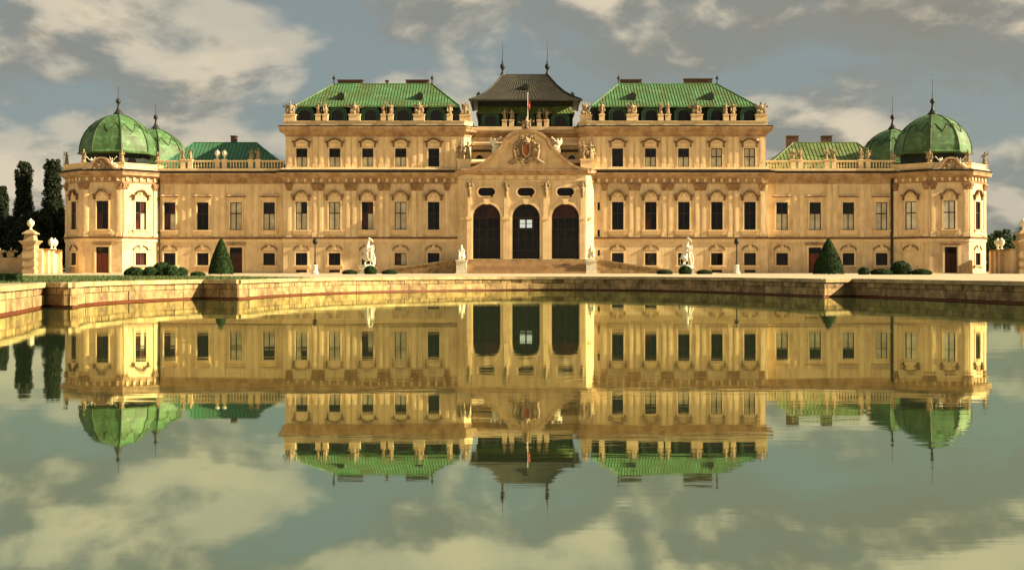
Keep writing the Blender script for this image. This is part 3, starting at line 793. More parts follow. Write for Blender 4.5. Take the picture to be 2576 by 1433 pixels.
    for k in range(nb):
        x = bx0+(bx1-bx0)*(k+0.5)/nb
        if min(abs(abs(x)-c) for c in (43.6, 39.2, 34.9)) < 0.85: continue
        link('baluster', shared('baluster', lambda: MB().lathe([(0.10, 0), (0.10, 0.08), (0.05, 0.14), (0.12, 0.36), (0.06, 0.66), (0.10, 0.78), (0.10, 0.88)], 8).mesh('baluster', 'trim', True)), palace, (x, Y_WING+0.04, 13.42))
    for c in (43.6, 39.2, 34.9):
        for dx in (-0.46, 0.46):
            P('balustrade_post', MB().box(-0.30, 0.30, -0.22, 0.3, 0, 1.06).box(-0.36, 0.36, -0.28, 0.36, 1.062, 1.18), 'trim', loc=(sg*c+dx, Y_WING, 13.425))
    # rain pipe where the wing meets the pavilion
    px = sg*47.1
    P('rain_pipe', MB().tube([(px, Y_WING-0.16, 12.3), (px, Y_WING-0.16, 0.0)], 0.16 if sg > 0 else 0.10, 8).lathe([(0.12, -0.5), (0.34, 0.0), (0.34, 0.45), (0.3, 0.5)], 8, (px, Y_WING-0.2, 12.6)), 'dark_metal')

# --- corner pavilions --------------------------------------------
AP = 6.0; HS = AP*math.tan(R(22.5))
def octagon(ap, c, z=None):
    r = ap/math.cos(R(22.5))
    pts = [(c[0]+r*math.cos(R(22.5+45*k)), c[1]+r*math.sin(R(22.5+45*k))) for k in range(8)]
    return pts
def dome(c, r0, z0, z1, tall, parent=None):
    prof = [(r0*1.04, 0.0), (r0*1.05, 0.03), (r0*1.0, 0.06), (r0*0.985, 0.2), (r0*0.94, 0.36), (r0*0.86, 0.52), (r0*0.74, 0.67), (r0*0.58, 0.80), (r0*0.40, 0.90), (r0*0.22, 0.97), (0.42, 1.0)]
    h = z1-z0; cs = 1/math.cos(R(22.5))
    d = P('dome', MB().lathe([(r*cs, z*h) for r, z in prof], 8, (0, 0, 0), R(22.5)), 'copper_dome', loc=(c[0], c[1], z0))
    for k in range(8):
        a = R(22.5+45*k)
        obj('rib', MB().tube([((r*cs+0.02)*math.cos(a), (r*cs+0.02)*math.sin(a), z*h) for r, z in prof[2:]], 0.10, 6, 0.05), 'seam', d)
        b = R(45*k)
        def onf(t, u):          # point on facet k, t height fraction, u across -1..1
            for (r1, t1), (r2, t2) in zip(prof, prof[1:]):
                if t1 <= t <= t2:
                    r = r1+(r2-r1)*(t-t1)/max(t2-t1, 1e-6); break
            r += 0.03; e = u*r*math.tan(R(22.5))
            return (r*math.cos(b)-e*math.sin(b), r*math.sin(b)+e*math.cos(b), t*h)
        zz = [(0.62, -0.92), (0.72, -0.6), (0.60, -0.3), (0.52, 0.0), (0.60, 0.3), (0.72, 0.6), (0.62, 0.92)]
        obj('swag', MB().tube([onf(t, u) for t, u in zz], 0.085, 5), 'seam', d)
    fin = [(0.62, -0.1), (0.66, 0.1), (0.5, 0.25), (0.26, 0.6), (0.15, 1.0), (0.12, 1.35), (0.24, 1.5), (0.33, 1.68), (0.33, 1.80), (0.22, 1.98), (0.08, 2.1), (0.05, 2.5), (0.035, tall), (0.0, tall+0.01)]
    obj('finial', MB().lathe(fin, 10, (0, 0, h)), 'dark_metal', d, smooth=True)
    return d
pediments = []
PAV_LOOK = {-1: {-45: ('d', 'd'), 0: ('x', 'door'), 45: ('s', 'r')}, 1: {-45: ('p', 'blind'), 0: ('p', 'door'), 45: ('d', 'd')}}
for sg in (-1, 1):
    c = (sg*53.25, 6.0)
    for ang in (-45, 0, 45):           # facet turned by ang about z: -45 faces left-front, 45 right-front
        rz = R(ang)
        up, low = PAV_LOOK[sg][ang]
        holes = [hole('nobile', 0)]
        if low == 'door': holes.append(door_hole(0.0 if sg < 0 else 0.2))
        elif low != 'blind': holes.append(hole('ground', 0))
        wl = P('wall', MB().wall(rect(-HS, HS, -0.03, 13.1), holes, -AP, 0.4), 'stucco', loc=(c[0], c[1], 0), rz=rz)
        window('nobile', 0, -AP, up, rz, 'ogee', origin=c)
        if low == 'door': door(0.0 if sg < 0 else 0.2, -AP, 'door_red' if sg < 0 else 'door_dark', rz, origin=c)
        elif low == 'blind':
            cc, ss = math.cos(rz), math.sin(rz)
            bw = link('blind_window', shared('blindw', lambda: surround(1.5, 1.58, 0.17, -0.08, 0.02).box(-0.74, 0.74, -0.03, 0.02, 0.002, 1.578).mesh('blind_window', 'trim')), palace, (c[0]+ss*AP, c[1]-cc*AP, 1.0), rz)
            link('hood', cache[('hood', 'ground')][0], bw, (0, 0, 1.9)); link('moulding', cache[('hood', 'ground')][1], bw, (0, 0, 1.9))
        else: window('ground', 0, -AP, low, rz, 'ground', origin=c)
        for dx in (-1, 1):
            pilaster(dx*(HS-0.42), -AP, wd=0.56, rz=rz, origin=c)
        bracket_row(-HS+0.1, HS-0.1, 5, -AP, rz, c)
        # parapet panels under the nobile windows
        for xa in (-HS+0.85, 1.15): P('apron_panel', MB().box(xa, xa+HS-2.0, -AP-0.08, -AP+0.02, 4.72, 5.38), 'trim', loc=(c[0], c[1], 0), rz=rz)
    back = MB(); o8 = octagon(AP-0.001, c); ii = octagon(AP-0.45, c)
    back.prism_xy(ii, -0.03, 13.05)
    for k in (7, 0, 1, 2, 3):
        a, b = o8[k], o8[(k+1) % 8]
        back.add([(a[0], a[1], -0.03), (b[0], b[1], -0.03), (b[0], b[1], 13.1), (a[0], a[1], 13.1)], [(0, 1, 2, 3)])
    P('wall', back, 'stucco')
    o8c = octagon(AP, c)               # counter-clockwise = out on the right
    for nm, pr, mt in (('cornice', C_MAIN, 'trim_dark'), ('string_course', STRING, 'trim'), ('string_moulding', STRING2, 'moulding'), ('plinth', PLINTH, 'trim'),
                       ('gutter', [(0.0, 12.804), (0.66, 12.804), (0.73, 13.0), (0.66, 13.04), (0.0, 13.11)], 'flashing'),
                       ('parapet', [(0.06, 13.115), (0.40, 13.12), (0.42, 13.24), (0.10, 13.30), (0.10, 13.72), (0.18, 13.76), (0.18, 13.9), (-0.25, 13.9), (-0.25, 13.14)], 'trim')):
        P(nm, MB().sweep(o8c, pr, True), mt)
    drum = P('drum', MB().prism_xy(octagon(3.7, c), 13.1, 15.5), 'mansard')
    for ang in (-45, 0, 45):
        rz = R(ang)
        obj('drum_window', MB().prism_xz([(-0.55, 0), (0.55, 0)]+arc(0, 0.7, 0.55, 0.45, 0, 180, 8), -3.76, -3.7), 'glass', drum, (c[0], c[1], 13.7), rz)
    dome(c, 4.45, 15.35, 20.7, 4.6 if sg > 0 else 3.6)
    # carved pediment over the front
    pe = P('pediment', MB().ribbon([(-2.3, 12.98), (-1.7, 13.15), (-1.1, 13.7)]+arc(0, 13.75, 0.95, 0.7, 165, 15, 8)+[(1.1, 13.7), (1.7, 13.15), (2.3, 12.98)], 0.24, -AP-0.7, -AP+0.1)
           .prism_xz([(-2.1, 12.9), (2.1, 12.9), (1.1, 13.6), (0.6, 14.2), (-0.6, 14.2), (-1.1, 13.6)], -AP-0.42, -AP), 'trim_dark', loc=(c[0], c[1], 0))
    pediments.append((pe, c))
    # rear pavilion
    c2 = (sg*53.25, 22.4)
    P('wall', MB().prism_xy(octagon(AP, c2), -0.03, 13.4), 'stucco')
    P('drum', MB().prism_xy(octagon(4.1, c2), 13.4, 15.5), 'mansard')
    dome(c2, 4.25, 15.35, 20.7, 4.6 if sg > 0 else 3.6)

# --- centre ------------------------------------------------------
P('wall', MB().box(-8.62, 8.62, Y_CEN, 15.0, -0.03, 18.3), 'stucco')
cp = [(-8.6, Y_CEN), (8.6, Y_CEN)]
P('cornice', MB().sweep(cp, [(0.0, 17.6), (0.2, 17.7), (0.28, 17.95), (0.7, 18.05), (0.78, 18.3), (0.78, 18.42), (0.0, 18.6)]), 'trim_dark')
P('cornice', MB().sweep(cp, [(0.0, 16.5), (0.5, 16.52), (0.6, 16.85), (0.35, 17.1), (0.0, 17.15)]), 'trim')
P('cornice', MB().sweep(cp, [(0.0, 15.7), (0.9, 15.75), (0.95, 15.95), (0.0, 16.05)]), 'flashing')
P('cornice', MB().sweep(cp, [(0.0, 14.1), (1.4, 14.15), (1.5, 14.35), (0.7, 14.7), (0.0, 14.75)]), 'trim')
for sg in (-1, 1):
    P('lunette', MB().prism_xz([(sg*6.0-0.45, 14.8), (sg*6.0+0.45, 14.8)]+arc(sg*6.0, 14.8, 0.45, 0.5, 10, 170, 8), Y_CEN-0.05, Y_CEN+0.05), 'glass')
P('parapet', MB().box(-7.0, 7.0, Y_CEN-0.62, Y_CEN+0.1, 18.5, 18.95), 'trim')
P('mansard_wall', MB().box(-6.2, 6.2, Y_CEN+1.3, 14.2, 18.4, 22.4), 'mansard')
for x in (-4.55, 0.05, 4.55):
    d = link('dormer', cache['dormer'], palace, (x, Y_CEN+0.6, 19.25))
    link('pane', cache['dpane'], d); link('frame', cache['dframe'], d)
# lower skirt roof and concave main roof
def ringroof(name, rings, mat, seams, seam_mat=None):
    m = MB(); n = len(rings)
    for hx, y0, y1, z in rings: m.v += [(-hx, y0, z), (hx, y0, z), (hx, y1, z), (-hx, y1, z)]
    for i in range(n-1):
        for k in range(4):
            a, b = 4*i+k, 4*i+(k+1) % 4
            m.f.append((a, b, b+4, a+4))
    m.f.append((4*n-4, 4*n-3, 4*n-2, 4*n-1)); m.f.append((3, 2, 1, 0))
    r = P(name, m, mat)
    for k in range(1, seams):
        u = -1+2*k/seams
        obj('seam', MB().tube([(u*hx, y0-0.005, z+0.01) for hx, y0, y1, z in rings], 0.04, 4), seam_mat or mat, r)
    return r
ringroof('roof', [(6.45, Y_CEN+0.25, 14.6, 20.75), (6.2, Y_CEN+0.75, 14.3, 21.25), (6.0, Y_CEN+1.25, 14.0, 21.8)], 'copper_olive', 28)
rings = [(7.25, 4.0, 15.2, 22.42), (6.2, 5.0, 14.2, 22.95), (5.1, 6.2, 13.2, 23.75), (4.2, 7.4, 12.3, 24.75), (3.55, 8.6, 11.3, 25.7), (3.05, 9.7, 10.3, 26.5)]
croof = ringroof('roof', rings, 'copper_brown', 30)
obj('eave', MB().box(-7.35, 7.35, 3.9, 4.3, 22.22, 22.414), 'copper_brown', croof)
for sg in (-1, 1):
    obj('hip_roll', MB().tube([(sg*hx, y0, z) for hx, y0, y1, z in rings], 0.12, 6), 'dark_metal', croof)
    fin = [(0.30, -0.15), (0.34, 0.1), (0.2, 0.35), (0.12, 0.7), (0.28, 0.95), (0.36, 1.2), (0.30, 1.42), (0.12, 1.6), (0.13, 1.85), (0.06, 2.1), (0.04, 3.2), (0.02, 4.6), (0.0, 4.62)]
    obj('finial', MB().lathe(fin, 10, (sg*3.0, 10.0, 26.45)), 'dark_metal', croof, smooth=True)
    obj('roof_light', MB().prism_xz([(sg*6.1-0.28, 22.8), (sg*6.1+0.28, 22.8), (sg*6.1+0.30, 23.3), (sg*6.1, 23.62), (sg*6.1-0.30, 23.3)], 5.4, 7.4), 'copper_brown', croof)
    obj('hatch', MB().box(sg*6.1-0.2, sg*6.1+0.2, 5.37, 5.397, 22.86, 23.3), 'dark_metal', croof)
    P('eave_post', MB().tube([(sg*6.7, 4.25, 20.9), (sg*6.9, 4.2, 22.25)], 0.12, 6), 'dark_metal')
obj('ridge_roll', MB().tube([(-3.1, 10, 26.52), (3.1, 10, 26.52)], 0.13, 6), 'dark_metal', croof)
obj('roof_light', MB().prism_xz([(-0.4, 24.1), (0.4, 24.1)]+arc(0, 24.5, 0.4, 0.32, 0, 180, 8), 6.4, 8.4), 'copper_brown', croof)
obj('hatch', MB().prism_xz([(-0.33, 24.15), (0.33, 24.15)]+arc(0, 24.5, 0.33, 0.26, 0, 180, 8), 6.37, 6.396), 'dark_metal', croof)
# portal
PX = (-4.97, 0.03, 5.03); AR = 1.735; ZS, ZB = 7.07, 1.81
outer = rect(-7.62, 7.62, -0.03, 13.0)
holes = []
for x in PX:
    holes.append([(x-AR, ZB), (x+AR, ZB)]+arc(x, ZS, AR, AR, 0, 180, 20))
    ow, oh, oz = 1.08, 0.52, 10.3
    holes.append([(x+q, z) for q, z in arc(ow-oh, oz, oh, oh, -90, 90, 8)+arc(-(ow-oh), oz, oh, oh, 90, 270, 8)])
P('wall', MB().wall(outer, holes, Y_PORTAL, 1.0), 'stucco')
ch = MB()
for sg in (-1, 1):
    q = [(sg*7.62, Y_PORTAL), (sg*8.7, Y_PORTAL+1.15), (sg*8.7, Y_CEN+1)]
    for a, b in zip(q, q[1:]):
        f = (0, 1, 2, 3) if sg > 0 else (3, 2, 1, 0)
        ch.add([(a[0], a[1], -0.03), (b[0], b[1], -0.03), (b[0], b[1], 13.0), (a[0], a[1], 13.0)], [f])
P('wall', ch, 'stucco')
ppath = [(-8.7, Y_MAIN), (-8.7, Y_PORTAL+1.15), (-7.62, Y_PORTAL), (7.62, Y_PORTAL), (8.7, Y_PORTAL+1.15), (8.7, Y_MAIN)]
P('cornice', MB().sweep(ppath, [(0.0, 12.45), (0.12, 12.5), (0.16, 12.62), (0.46, 12.68), (0.52, 12.9), (0.56, 13.02), (0.0, 13.1)]), 'trim_dark')
P('string_course', MB().sweep(ppath, [(0.0, 11.62), (0.08, 11.64), (0.10, 11.76), (0.0, 11.78)]), 'trim')
P('string_course', MB().sweep(ppath, [(0.0, 1.5), (0.10, 1.52), (0.12, 1.78), (0.0, 1.80)]), 'trim')
P('balcony_roof', MB().prism_xy([(-8.7, Y_CEN), (-8.7, Y_PORTAL+1.15), (-7.62, Y_PORTAL), (7.62, Y_PORTAL), (8.7, Y_PORTAL+1.15), (8.7, Y_CEN)], 12.95, 13.05), 'flashing')
for i in range(10):
    x = -6.6+13.2*(i+0.5)/10
    P('frieze_panel', MB().box(x-0.42, x+0.42, Y_PORTAL-0.10, Y_PORTAL+0.02, 11.84, 12.38), 'trim')
for k, x in enumerate(PX):
    P('archivolt', MB().ribbon([(x-AR-0.17, ZB), (x-AR-0.17, ZS)]+arc(x, ZS, AR+0.17, AR+0.17, 180, 0, 24)+[(x+AR+0.17, ZS), (x+AR+0.17, ZB)], 0.34, Y_PORTAL-0.10, Y_PORTAL+0.03), 'trim')
    P('keystone', MB().prism_xz([(x-0.22, ZS+AR-0.1), (x+0.22, ZS+AR-0.1), (x+0.42, ZS+AR+0.62), (x-0.42, ZS+AR+0.62)], Y_PORTAL-0.26, Y_PORTAL+0.02), 'trim')
    ow, oh, oz = 1.08, 0.52, 10.3
    lp = [(x+q, z) for q, z in arc(ow-oh, oz, oh+0.1, oh+0.1, -90, 90, 8)+arc(-(ow-oh), oz, oh+0.1, oh+0.1, 90, 270, 8)]
    ov = P('oval_window', MB().ribbon(lp+lp[:2], 0.2, Y_PORTAL-0.1, Y_PORTAL+0.02), 'trim')
    obj('pane', MB().box(x-1.1, x+1.1, Y_PORTAL+0.45, Y_PORTAL+0.5, oz-0.56, oz+0.56), 'glass', ov)
    obj('glazing_bar', MB().box(x-0.03, x+0.03, Y_PORTAL+0.38, Y_PORTAL+0.44, oz-0.52, oz+0.52), 'frame', ov)
    yd = Y_PORTAL+0.75
    ad = P('arched_door', MB().ribbon([(x-AR+0.06, ZB), (x-AR+0.06, ZS)]+arc(x, ZS, AR-0.06, AR-0.06, 180, 0, 20)+[(x+AR-0.06, ZS), (x+AR-0.06, ZB)], 0.12, yd, yd+0.12).box(x-AR, x+AR, yd-0.03, yd+0.1, ZS-0.16, ZS+0.08), 'frame')
    lit = (k == 1)
    def px(x0, x1, z0, z1, mt): obj('pane', MB().box(x0, x1, yd+0.07, yd+0.09, z0, z1), mt, ad)
    cols = [x-AR+0.12, x-0.93, x, x+0.93, x+AR-0.12]
    rows = [ZB+0.05, 2.9, 4.2, 5.55, ZS-0.16]
    for i in range(4):
        for j in range(4):
            lit_here = lit and i in (1, 2) and j == 3
            px(cols[i]+0.045, cols[i+1]-0.045, rows[j]+0.045, rows[j+1]-0.045, 'glass')
            if lit_here:
                for q0, q1 in ((0.12, 0.56), (0.62, 1.0)):
                    za, zb = rows[j]+0.08+(rows[j+1]-rows[j]-0.2)*q0, rows[j]+0.08+(rows[j+1]-rows[j]-0.2)*q1
                    xa, xb = (cols[i]+0.16, cols[i+1]-0.10) if i == 1 else (cols[i]+0.10, cols[i+1]-0.16)
                    obj('daylight_glow_pane', MB().box(xa, xb, yd+0.064, yd+0.069, za, zb), 'daylight_glow_pane', ad)
    bars = MB()
    for i in (1, 2, 3): bars.box(cols[i]-0.05, cols[i]+0.05, yd+0.02, yd+0.1, ZB, ZS-0.16)
    for j in (1, 2, 3): bars.box(cols[0], cols[4], yd+0.03, yd+0.095, rows[j]-0.045, rows[j]+0.045)
    obj('glazing_bars', bars, 'frame', ad)
    fan = [(x+0.5*math.cos(R(a)), ZS+0.08+0.5*math.sin(R(a))) for a in range(0, 181, 15)]
    for a in range(30, 180, 30):
        obj('fan_bar', MB().ribbon([(x+0.5*math.cos(R(a)), ZS+0.08+0.5*math.sin(R(a))), (x+(AR-0.1)*math.cos(R(a)), ZS+(AR-0.1)*math.sin(R(a)))], 0.07, yd, yd+0.08), 'frame', ad)
    obj('fan_bar', MB().ribbon(fan, 0.08, yd, yd+0.08), 'frame', ad)
    obj('fanlight_pane', MB().prism_xz([(x-AR+0.1, ZS+0.08), (x+AR-0.1, ZS+0.08)]+arc(x, ZS+0.08, AR-0.1, AR-0.14, 5, 175, 14), yd+0.07, yd+0.09), 'glass_red' if k != 1 else 'glass', ad)
    P('doorstep', MB().box(x-AR, x+AR, Y_PORTAL-0.1, Y_PORTAL+1.0, ZB-0.1, ZB+0.01), 'coping')
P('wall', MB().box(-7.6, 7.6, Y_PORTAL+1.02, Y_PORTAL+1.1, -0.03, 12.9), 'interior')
for x in (-7.15, -2.47, 2.53, 7.15):
    wd = 0.8 if abs(x) < 5 else 0.62
    p = P('pilaster', MB().box(x-wd/2, x+wd/2, Y_PORTAL-0.2, Y_PORTAL+0.02, ZB, 6.8).box(x-wd/2-0.1, x+wd/2+0.1, Y_PORTAL-0.3, Y_PORTAL+0.02, 6.802, 7.12)
          .box(x-wd/2+0.1, x+wd/2-0.1, Y_PORTAL-0.16, Y_PORTAL+0.02, 7.122, 9.7).box(x-wd/2-0.08, x+wd/2+0.08, Y_PORTAL-0.28, Y_PORTAL+0.02, ZB-0.3, ZB-0.002), 'trim')
for sg in (-1, 1):
    P('impost', MB().box(sg*8.05-0.3, sg*8.05+0.3, Y_PORTAL+0.15, Y_PORTAL+0.9, 6.82, 7.1), 'trim')
# bell gable with the coat of arms
GXS = [(-8.2, 13.05), (-7.2, 13.15), (-6.2, 13.45), (-5.1, 14.1), (-4.2, 14.95), (-3.3, 15.75), (-2.95, 16.2)]
top = arc(0.05, 16.1, 2.95, 1.95, 176, 4, 18)
gpts = GXS+top+[(0.1-x, z) for x, z in reversed(GXS)]
gab = P('gable', MB().prism_xz([(-8.2, 13.03)]+gpts[1:-1]+[(8.3, 13.03)], Y_PORTAL+0.05, Y_PORTAL+0.9), 'stucco')
obj('gable_moulding', MB().ribbon(gpts, 0.34, Y_PORTAL-0.35, Y_PORTAL+1.0), 'trim_dark', gab)
obj('gable_moulding', MB().ribbon([(x*0.9+0.005, 13.1+(z-13.1)*0.9) for x, z in gpts[5:-5]], 0.12, Y_PORTAL-0.12, Y_PORTAL+0.06), 'trim', gab)

# ------------------------------------------------------------------ sculpture
def sculpt(mb, name, mat, voxel):
    me = mb.mesh(name, mat)
    o = bpy.data.objects.new(name, me); COL.objects.link(o)
    md = o.modifiers.new('r', 'REMESH'); md.mode = 'VOXEL'; md.voxel_size = voxel; md.use_smooth_shade = True
    sm = o.modifiers.new('s', 'SMOOTH'); sm.iterations = 1; sm.factor = 0.4
    dg = bpy.context.evaluated_depsgraph_get()
    res = bpy.data.meshes.new_from_object(o.evaluated_get(dg))
    bpy.data.objects.remove(o)
    res.name = name
    if not res.materials: res.materials.append(M[mat])
    return res
def limb(m, pts, rs, seg=8):
    for (a, b), (r1, r2) in zip(zip(pts, pts[1:]), zip(rs, rs[1:])):
        m.tube([a, b], r1, seg, r2); m.ball(b, r2, 8, 6)
    m.ball(pts[0], rs[0], 8, 6)
def figure(arm=0, h=1.8):
    """robed standing figure, weight on one leg"""
    m = MB(); k = h/1.8
    m.lathe([(0.33, 0.0), (0.30, 0.25), (0.24, 0.6), (0.23, 0.9), (0.19, 1.08), (0.24, 1.3), (0.20, 1.42), (0.08, 1.48)], 10, (0, 0, 0))
    for a in range(0, 360, 45): m.tube([(0.30*math.cos(R(a)), 0.28*math.sin(R(a)), 0.02), (0.20*math.cos(R(a+14)), 0.18*math.sin(R(a+14)), 0.95)], 0.07, 6, 0.04)
    m.box(-0.36, 0.36, -0.33, 0.33, 0.0, 0.08)
    m.tube([(0, 0, 1.4), (0.02, -0.02, 1.58)], 0.08, 8); m.ball((0.03, -0.03, 1.68), (0.115, 0.13, 0.15)); m.ball((0.02, 0.05, 1.72), (0.13, 0.11, 0.13))
    if arm == 0:
        limb(m, [(-0.26, 0, 1.36), (-0.42, -0.06, 1.08), (-0.20, -0.24, 0.98)], [0.095, 0.08, 0.06]); limb(m, [(0.26, 0, 1.36), (0.45, -0.08, 1.52), (0.52, -0.1, 1.86)], [0.095, 0.08, 0.06])
        m.tube([(0.52, -0.12, 0.1), (0.52, -0.12, 2.05)], 0.04, 6)
    elif arm == 1:
        limb(m, [(-0.26, 0, 1.36), (-0.46, -0.10, 1.18), (-0.50, -0.22, 1.48)], [0.095, 0.08, 0.06]); limb(m, [(0.26, 0, 1.36), (0.38, -0.02, 1.05), (0.34, -0.2, 0.80)], [0.095, 0.08, 0.06])
        m.ball((0.38, -0.2, 0.62), (0.16, 0.1, 0.26)); m.tube([(-0.2, 0.12, 1.4), (-0.42, 0.2, 0.5)], 0.13, 8, 0.18)
    else:
        limb(m, [(-0.26, 0, 1.36), (-0.36, -0.16, 1.12), (-0.05, -0.28, 1.2)], [0.095, 0.08, 0.06]); limb(m, [(0.26, 0, 1.36), (0.36, -0.16, 1.1), (0.08, -0.28, 1.12)], [0.095, 0.08, 0.06])
        m.ball((0.0, -0.3, 1.12), (0.14, 0.12, 0.14)); m.tube([(0.25, 0.1, 1.4), (0.4, 0.15, 0.3)], 0.12, 8, 0.16)
    m.v = [(x*k, y*k, z*k) for x, y, z in m.v]
    return m
def trophy(seed=0):
    """armour, shields and banners heaped on a stand"""
    rnd = random.Random(seed); m = MB()
    m.box(-0.62, 0.62, -0.35, 0.35, 0, 0.12)
    m.lathe([(0.34, 0.1), (0.40, 0.35), (0.30, 0.62), (0.38, 0.95), (0.42, 1.12), (0.26, 1.3), (0.10, 1.36)], 10)
    m.ball((0, -0.02, 1.52), (0.17, 0.19, 0.2)); m.tube([(0, 0.12, 1.5), (0, 0.0, 1.78), (0, -0.14, 1.72)], 0.07, 6)
    m.ball((-0.48, -0.22, 0.52), (0.30, 0.10, 0.42)); m.ball((0.46, -0.24, 0.42), (0.26, 0.12, 0.34)); m.ball((0.1, -0.36, 0.25), (0.3, 0.12, 0.2))
    for a in (-52, -34, 30, 48):
        a += rnd.uniform(-6, 6); l = rnd.uniform(1.15, 1.6); s, c = math.sin(R(a)), math.cos(R(a))
        m.tube([(s*0.1, 0.12, 0.5), (s*l, 0.12, 0.5+c*l*0.85)], 0.045, 6)
        m.tube([(s*l*0.6, 0.12, 0.5+c*l*0.52), (s*l*0.98, 0.14, 0.5+c*l*0.74)], 0.10, 6, 0.15)
    limb(m, [(-0.38, 0, 1.12), (-0.58, -0.1, 0.92), (-0.5, -0.2, 0.72)], [0.12, 0.1, 0.09]); limb(m, [(0.38, 0, 1.12), (0.58, -0.1, 0.95), (0.52, -0.2, 0.7)], [0.12, 0.1, 0.09])
    return m
def recline():
    """winged figure leaning back on a slope, trumpet raised"""
    m = MB()
    m.box(-0.7, 0.7, -0.3, 0.3, -0.5, 0.05)
    limb(m, [(-0.55, 0, 0.18), (-0.1, -0.12, 0.42), (0.35, -0.05, 0.16)], [0.10, 0.15, 0.2]); limb(m, [(-0.65, 0.1, 0.1), (-0.2, 0.05, 0.22), (0.35, 0.05, 0.2)], [0.09, 0.14, 0.2])
    limb(m, [(0.35, 0, 0.25), (0.42, 0, 0.62), (0.36, 0, 0.98)], [0.22, 0.2, 0.23]); m.tube([(0.36, 0, 0.98), (0.32, -0.04, 1.18)], 0.08); m.ball((0.3, -0.06, 1.3), (0.12, 0.13, 0.15))
    limb(m, [(0.22, -0.12, 1.0), (-0.1, -0.2, 1.12), (-0.28, -0.22, 1.35)], [0.09, 0.075, 0.06]); m.tube([(-0.12, -0.2, 1.25), (-0.66, -0.28, 1.62)], 0.04, 6, 0.12)
    limb(m, [(0.52, 0.0, 1.0), (0.72, -0.05, 0.7), (0.66, -0.12, 0.4)], [0.09, 0.075, 0.06])
    m.add([(0.42, 0.12, 0.9), (0.85, 0.22, 1.65), (1.02, 0.26, 1.2), (0.95, 0.2, 0.7), (0.5, 0.1, 0.6), (0.42, 0.22, 0.9), (0.85, 0.34, 1.65), (1.02, 0.38, 1.2), (0.95, 0.32, 0.7), (0.5, 0.22, 0.6)],
          [(0, 4, 3, 2, 1), (5, 6, 7, 8, 9), (0, 1, 6, 5), (1, 2, 7, 6), (2, 3, 8, 7), (3, 4, 9, 8), (4, 0, 5, 9)])
    return m
def winged():
    m = figure(0, 2.0)
    for s in (-1, 1):
        m.add([(s*0.1, 0.15, 1.1), (s*0.1, 0.15, 1.55), (s*0.55, 0.28, 2.1), (s*0.75, 0.3, 1.6), (s*0.5, 0.26, 0.7), (s*0.1, 0.30, 1.1), (s*0.1, 0.30, 1.55), (s*0.55, 0.42, 2.1), (s*0.75, 0.44, 1.6), (s*0.5, 0.40, 0.7)],
              [(0, 1, 2, 3, 4), (9, 8, 7, 6, 5), (1, 0, 5, 6), (2, 1, 6, 7), (3, 2, 7, 8), (4, 3, 8, 9), (0, 4, 9, 5)])
    m.ball((0.55, -0.2, 0.4), (0.4, 0.16, 0.4)); m.ball((-0.55, -0.15, 0.3), (0.36, 0.2, 0.3))
    return m
def horse_tamer(flip=1):
    """rearing horse with a man holding its bridle"""
    m = MB(); f = flip
    def q(x, y, z): return (x*f, y, z)
    m.lathe([(0.72, 0.0), (0.70, 0.16), (0.52, 0.30), (0.25, 0.36)], 10)
    limb(m, [q(-0.30, 0.1, 1.05), q(-0.16, 0.1, 1.45), q(-0.02, 0.1, 1.95)], [0.33, 0.27, 0.30], 10)     # trunk reared up
    limb(m, [q(0.0, 0.1, 2.05), q(0.02, 0.09, 2.42), q(0.16, 0.08, 2.74)], [0.22, 0.16, 0.12], 10)        # neck
    limb(m, [q(0.14, 0.08, 2.80), q(0.36, 0.06, 2.70), q(0.50, 0.06, 2.52)], [0.125, 0.10, 0.065], 10)    # head
    for s_ in (-1, 1):
        m.tube([q(0.08, 0.08+s_*0.06, 2.86), q(0.05, 0.08+s_*0.07, 3.0)], 0.04, 6, 0.015)
        limb(m, [q(-0.28, 0.1+s_*0.16, 1.0), q(0.04, 0.1+s_*0.2, 0.78), q(-0.30, 0.1+s_*0.2, 0.56), q(-0.24, 0.1+s_*0.2, 0.2)], [0.22, 0.13, 0.07, 0.06])
        limb(m, [q(0.08, 0.1+s_*0.15, 1.92), q(0.40, 0.1+s_*0.17, 2.05+s_*0.1), q(0.46, 0.1+s_*0.17, 1.75+s_*0.08)], [0.11, 0.075, 0.05])
    m.tube([q(-0.52, 0.1, 1.05), q(-0.70, 0.1, 0.9), q(-0.66, 0.1, 0.35)], 0.06, 8, 0.11)
    for k in range(6): m.ball(q(-0.16+0.045*k, 0.1, 2.2+0.115*k), (0.09, 0.06, 0.09), 8, 5)
    # man
    limb(m, [q(0.30, -0.30, 0.25), q(0.34, -0.38, 0.66), q(0.30, -0.32, 1.0)], [0.06, 0.085, 0.12]); limb(m, [q(0.60, -0.25, 0.25), q(0.54, -0.36, 0.64), q(0.40, -0.32, 1.0)], [0.06, 0.085, 0.12])
    limb(m, [q(0.35, -0.32, 1.0), q(0.37, -0.34, 1.25), q(0.36, -0.34, 1.5)], [0.15, 0.13, 0.18]); m.ball(q(0.37, -0.38, 1.80), (0.105, 0.115, 0.135)); m.tube([q(0.36, -0.34, 1.5), q(0.37, -0.36, 1.72)], 0.06)
    limb(m, [q(0.53, -0.34, 1.55), q(0.66, -0.28, 1.82), q(0.58, -0.1, 2.2)], [0.075, 0.06, 0.045]); limb(m, [q(0.20, -0.35, 1.52), q(0.04, -0.46, 1.26), q(0.14, -0.58, 1.06)], [0.075, 0.06, 0.045])
    m.tube([q(0.54, -0.22, 1.5), q(0.70, -0.1, 0.9), q(0.62, -0.05, 0.3)], 0.08, 8, 0.15)                 # cloak
    return m
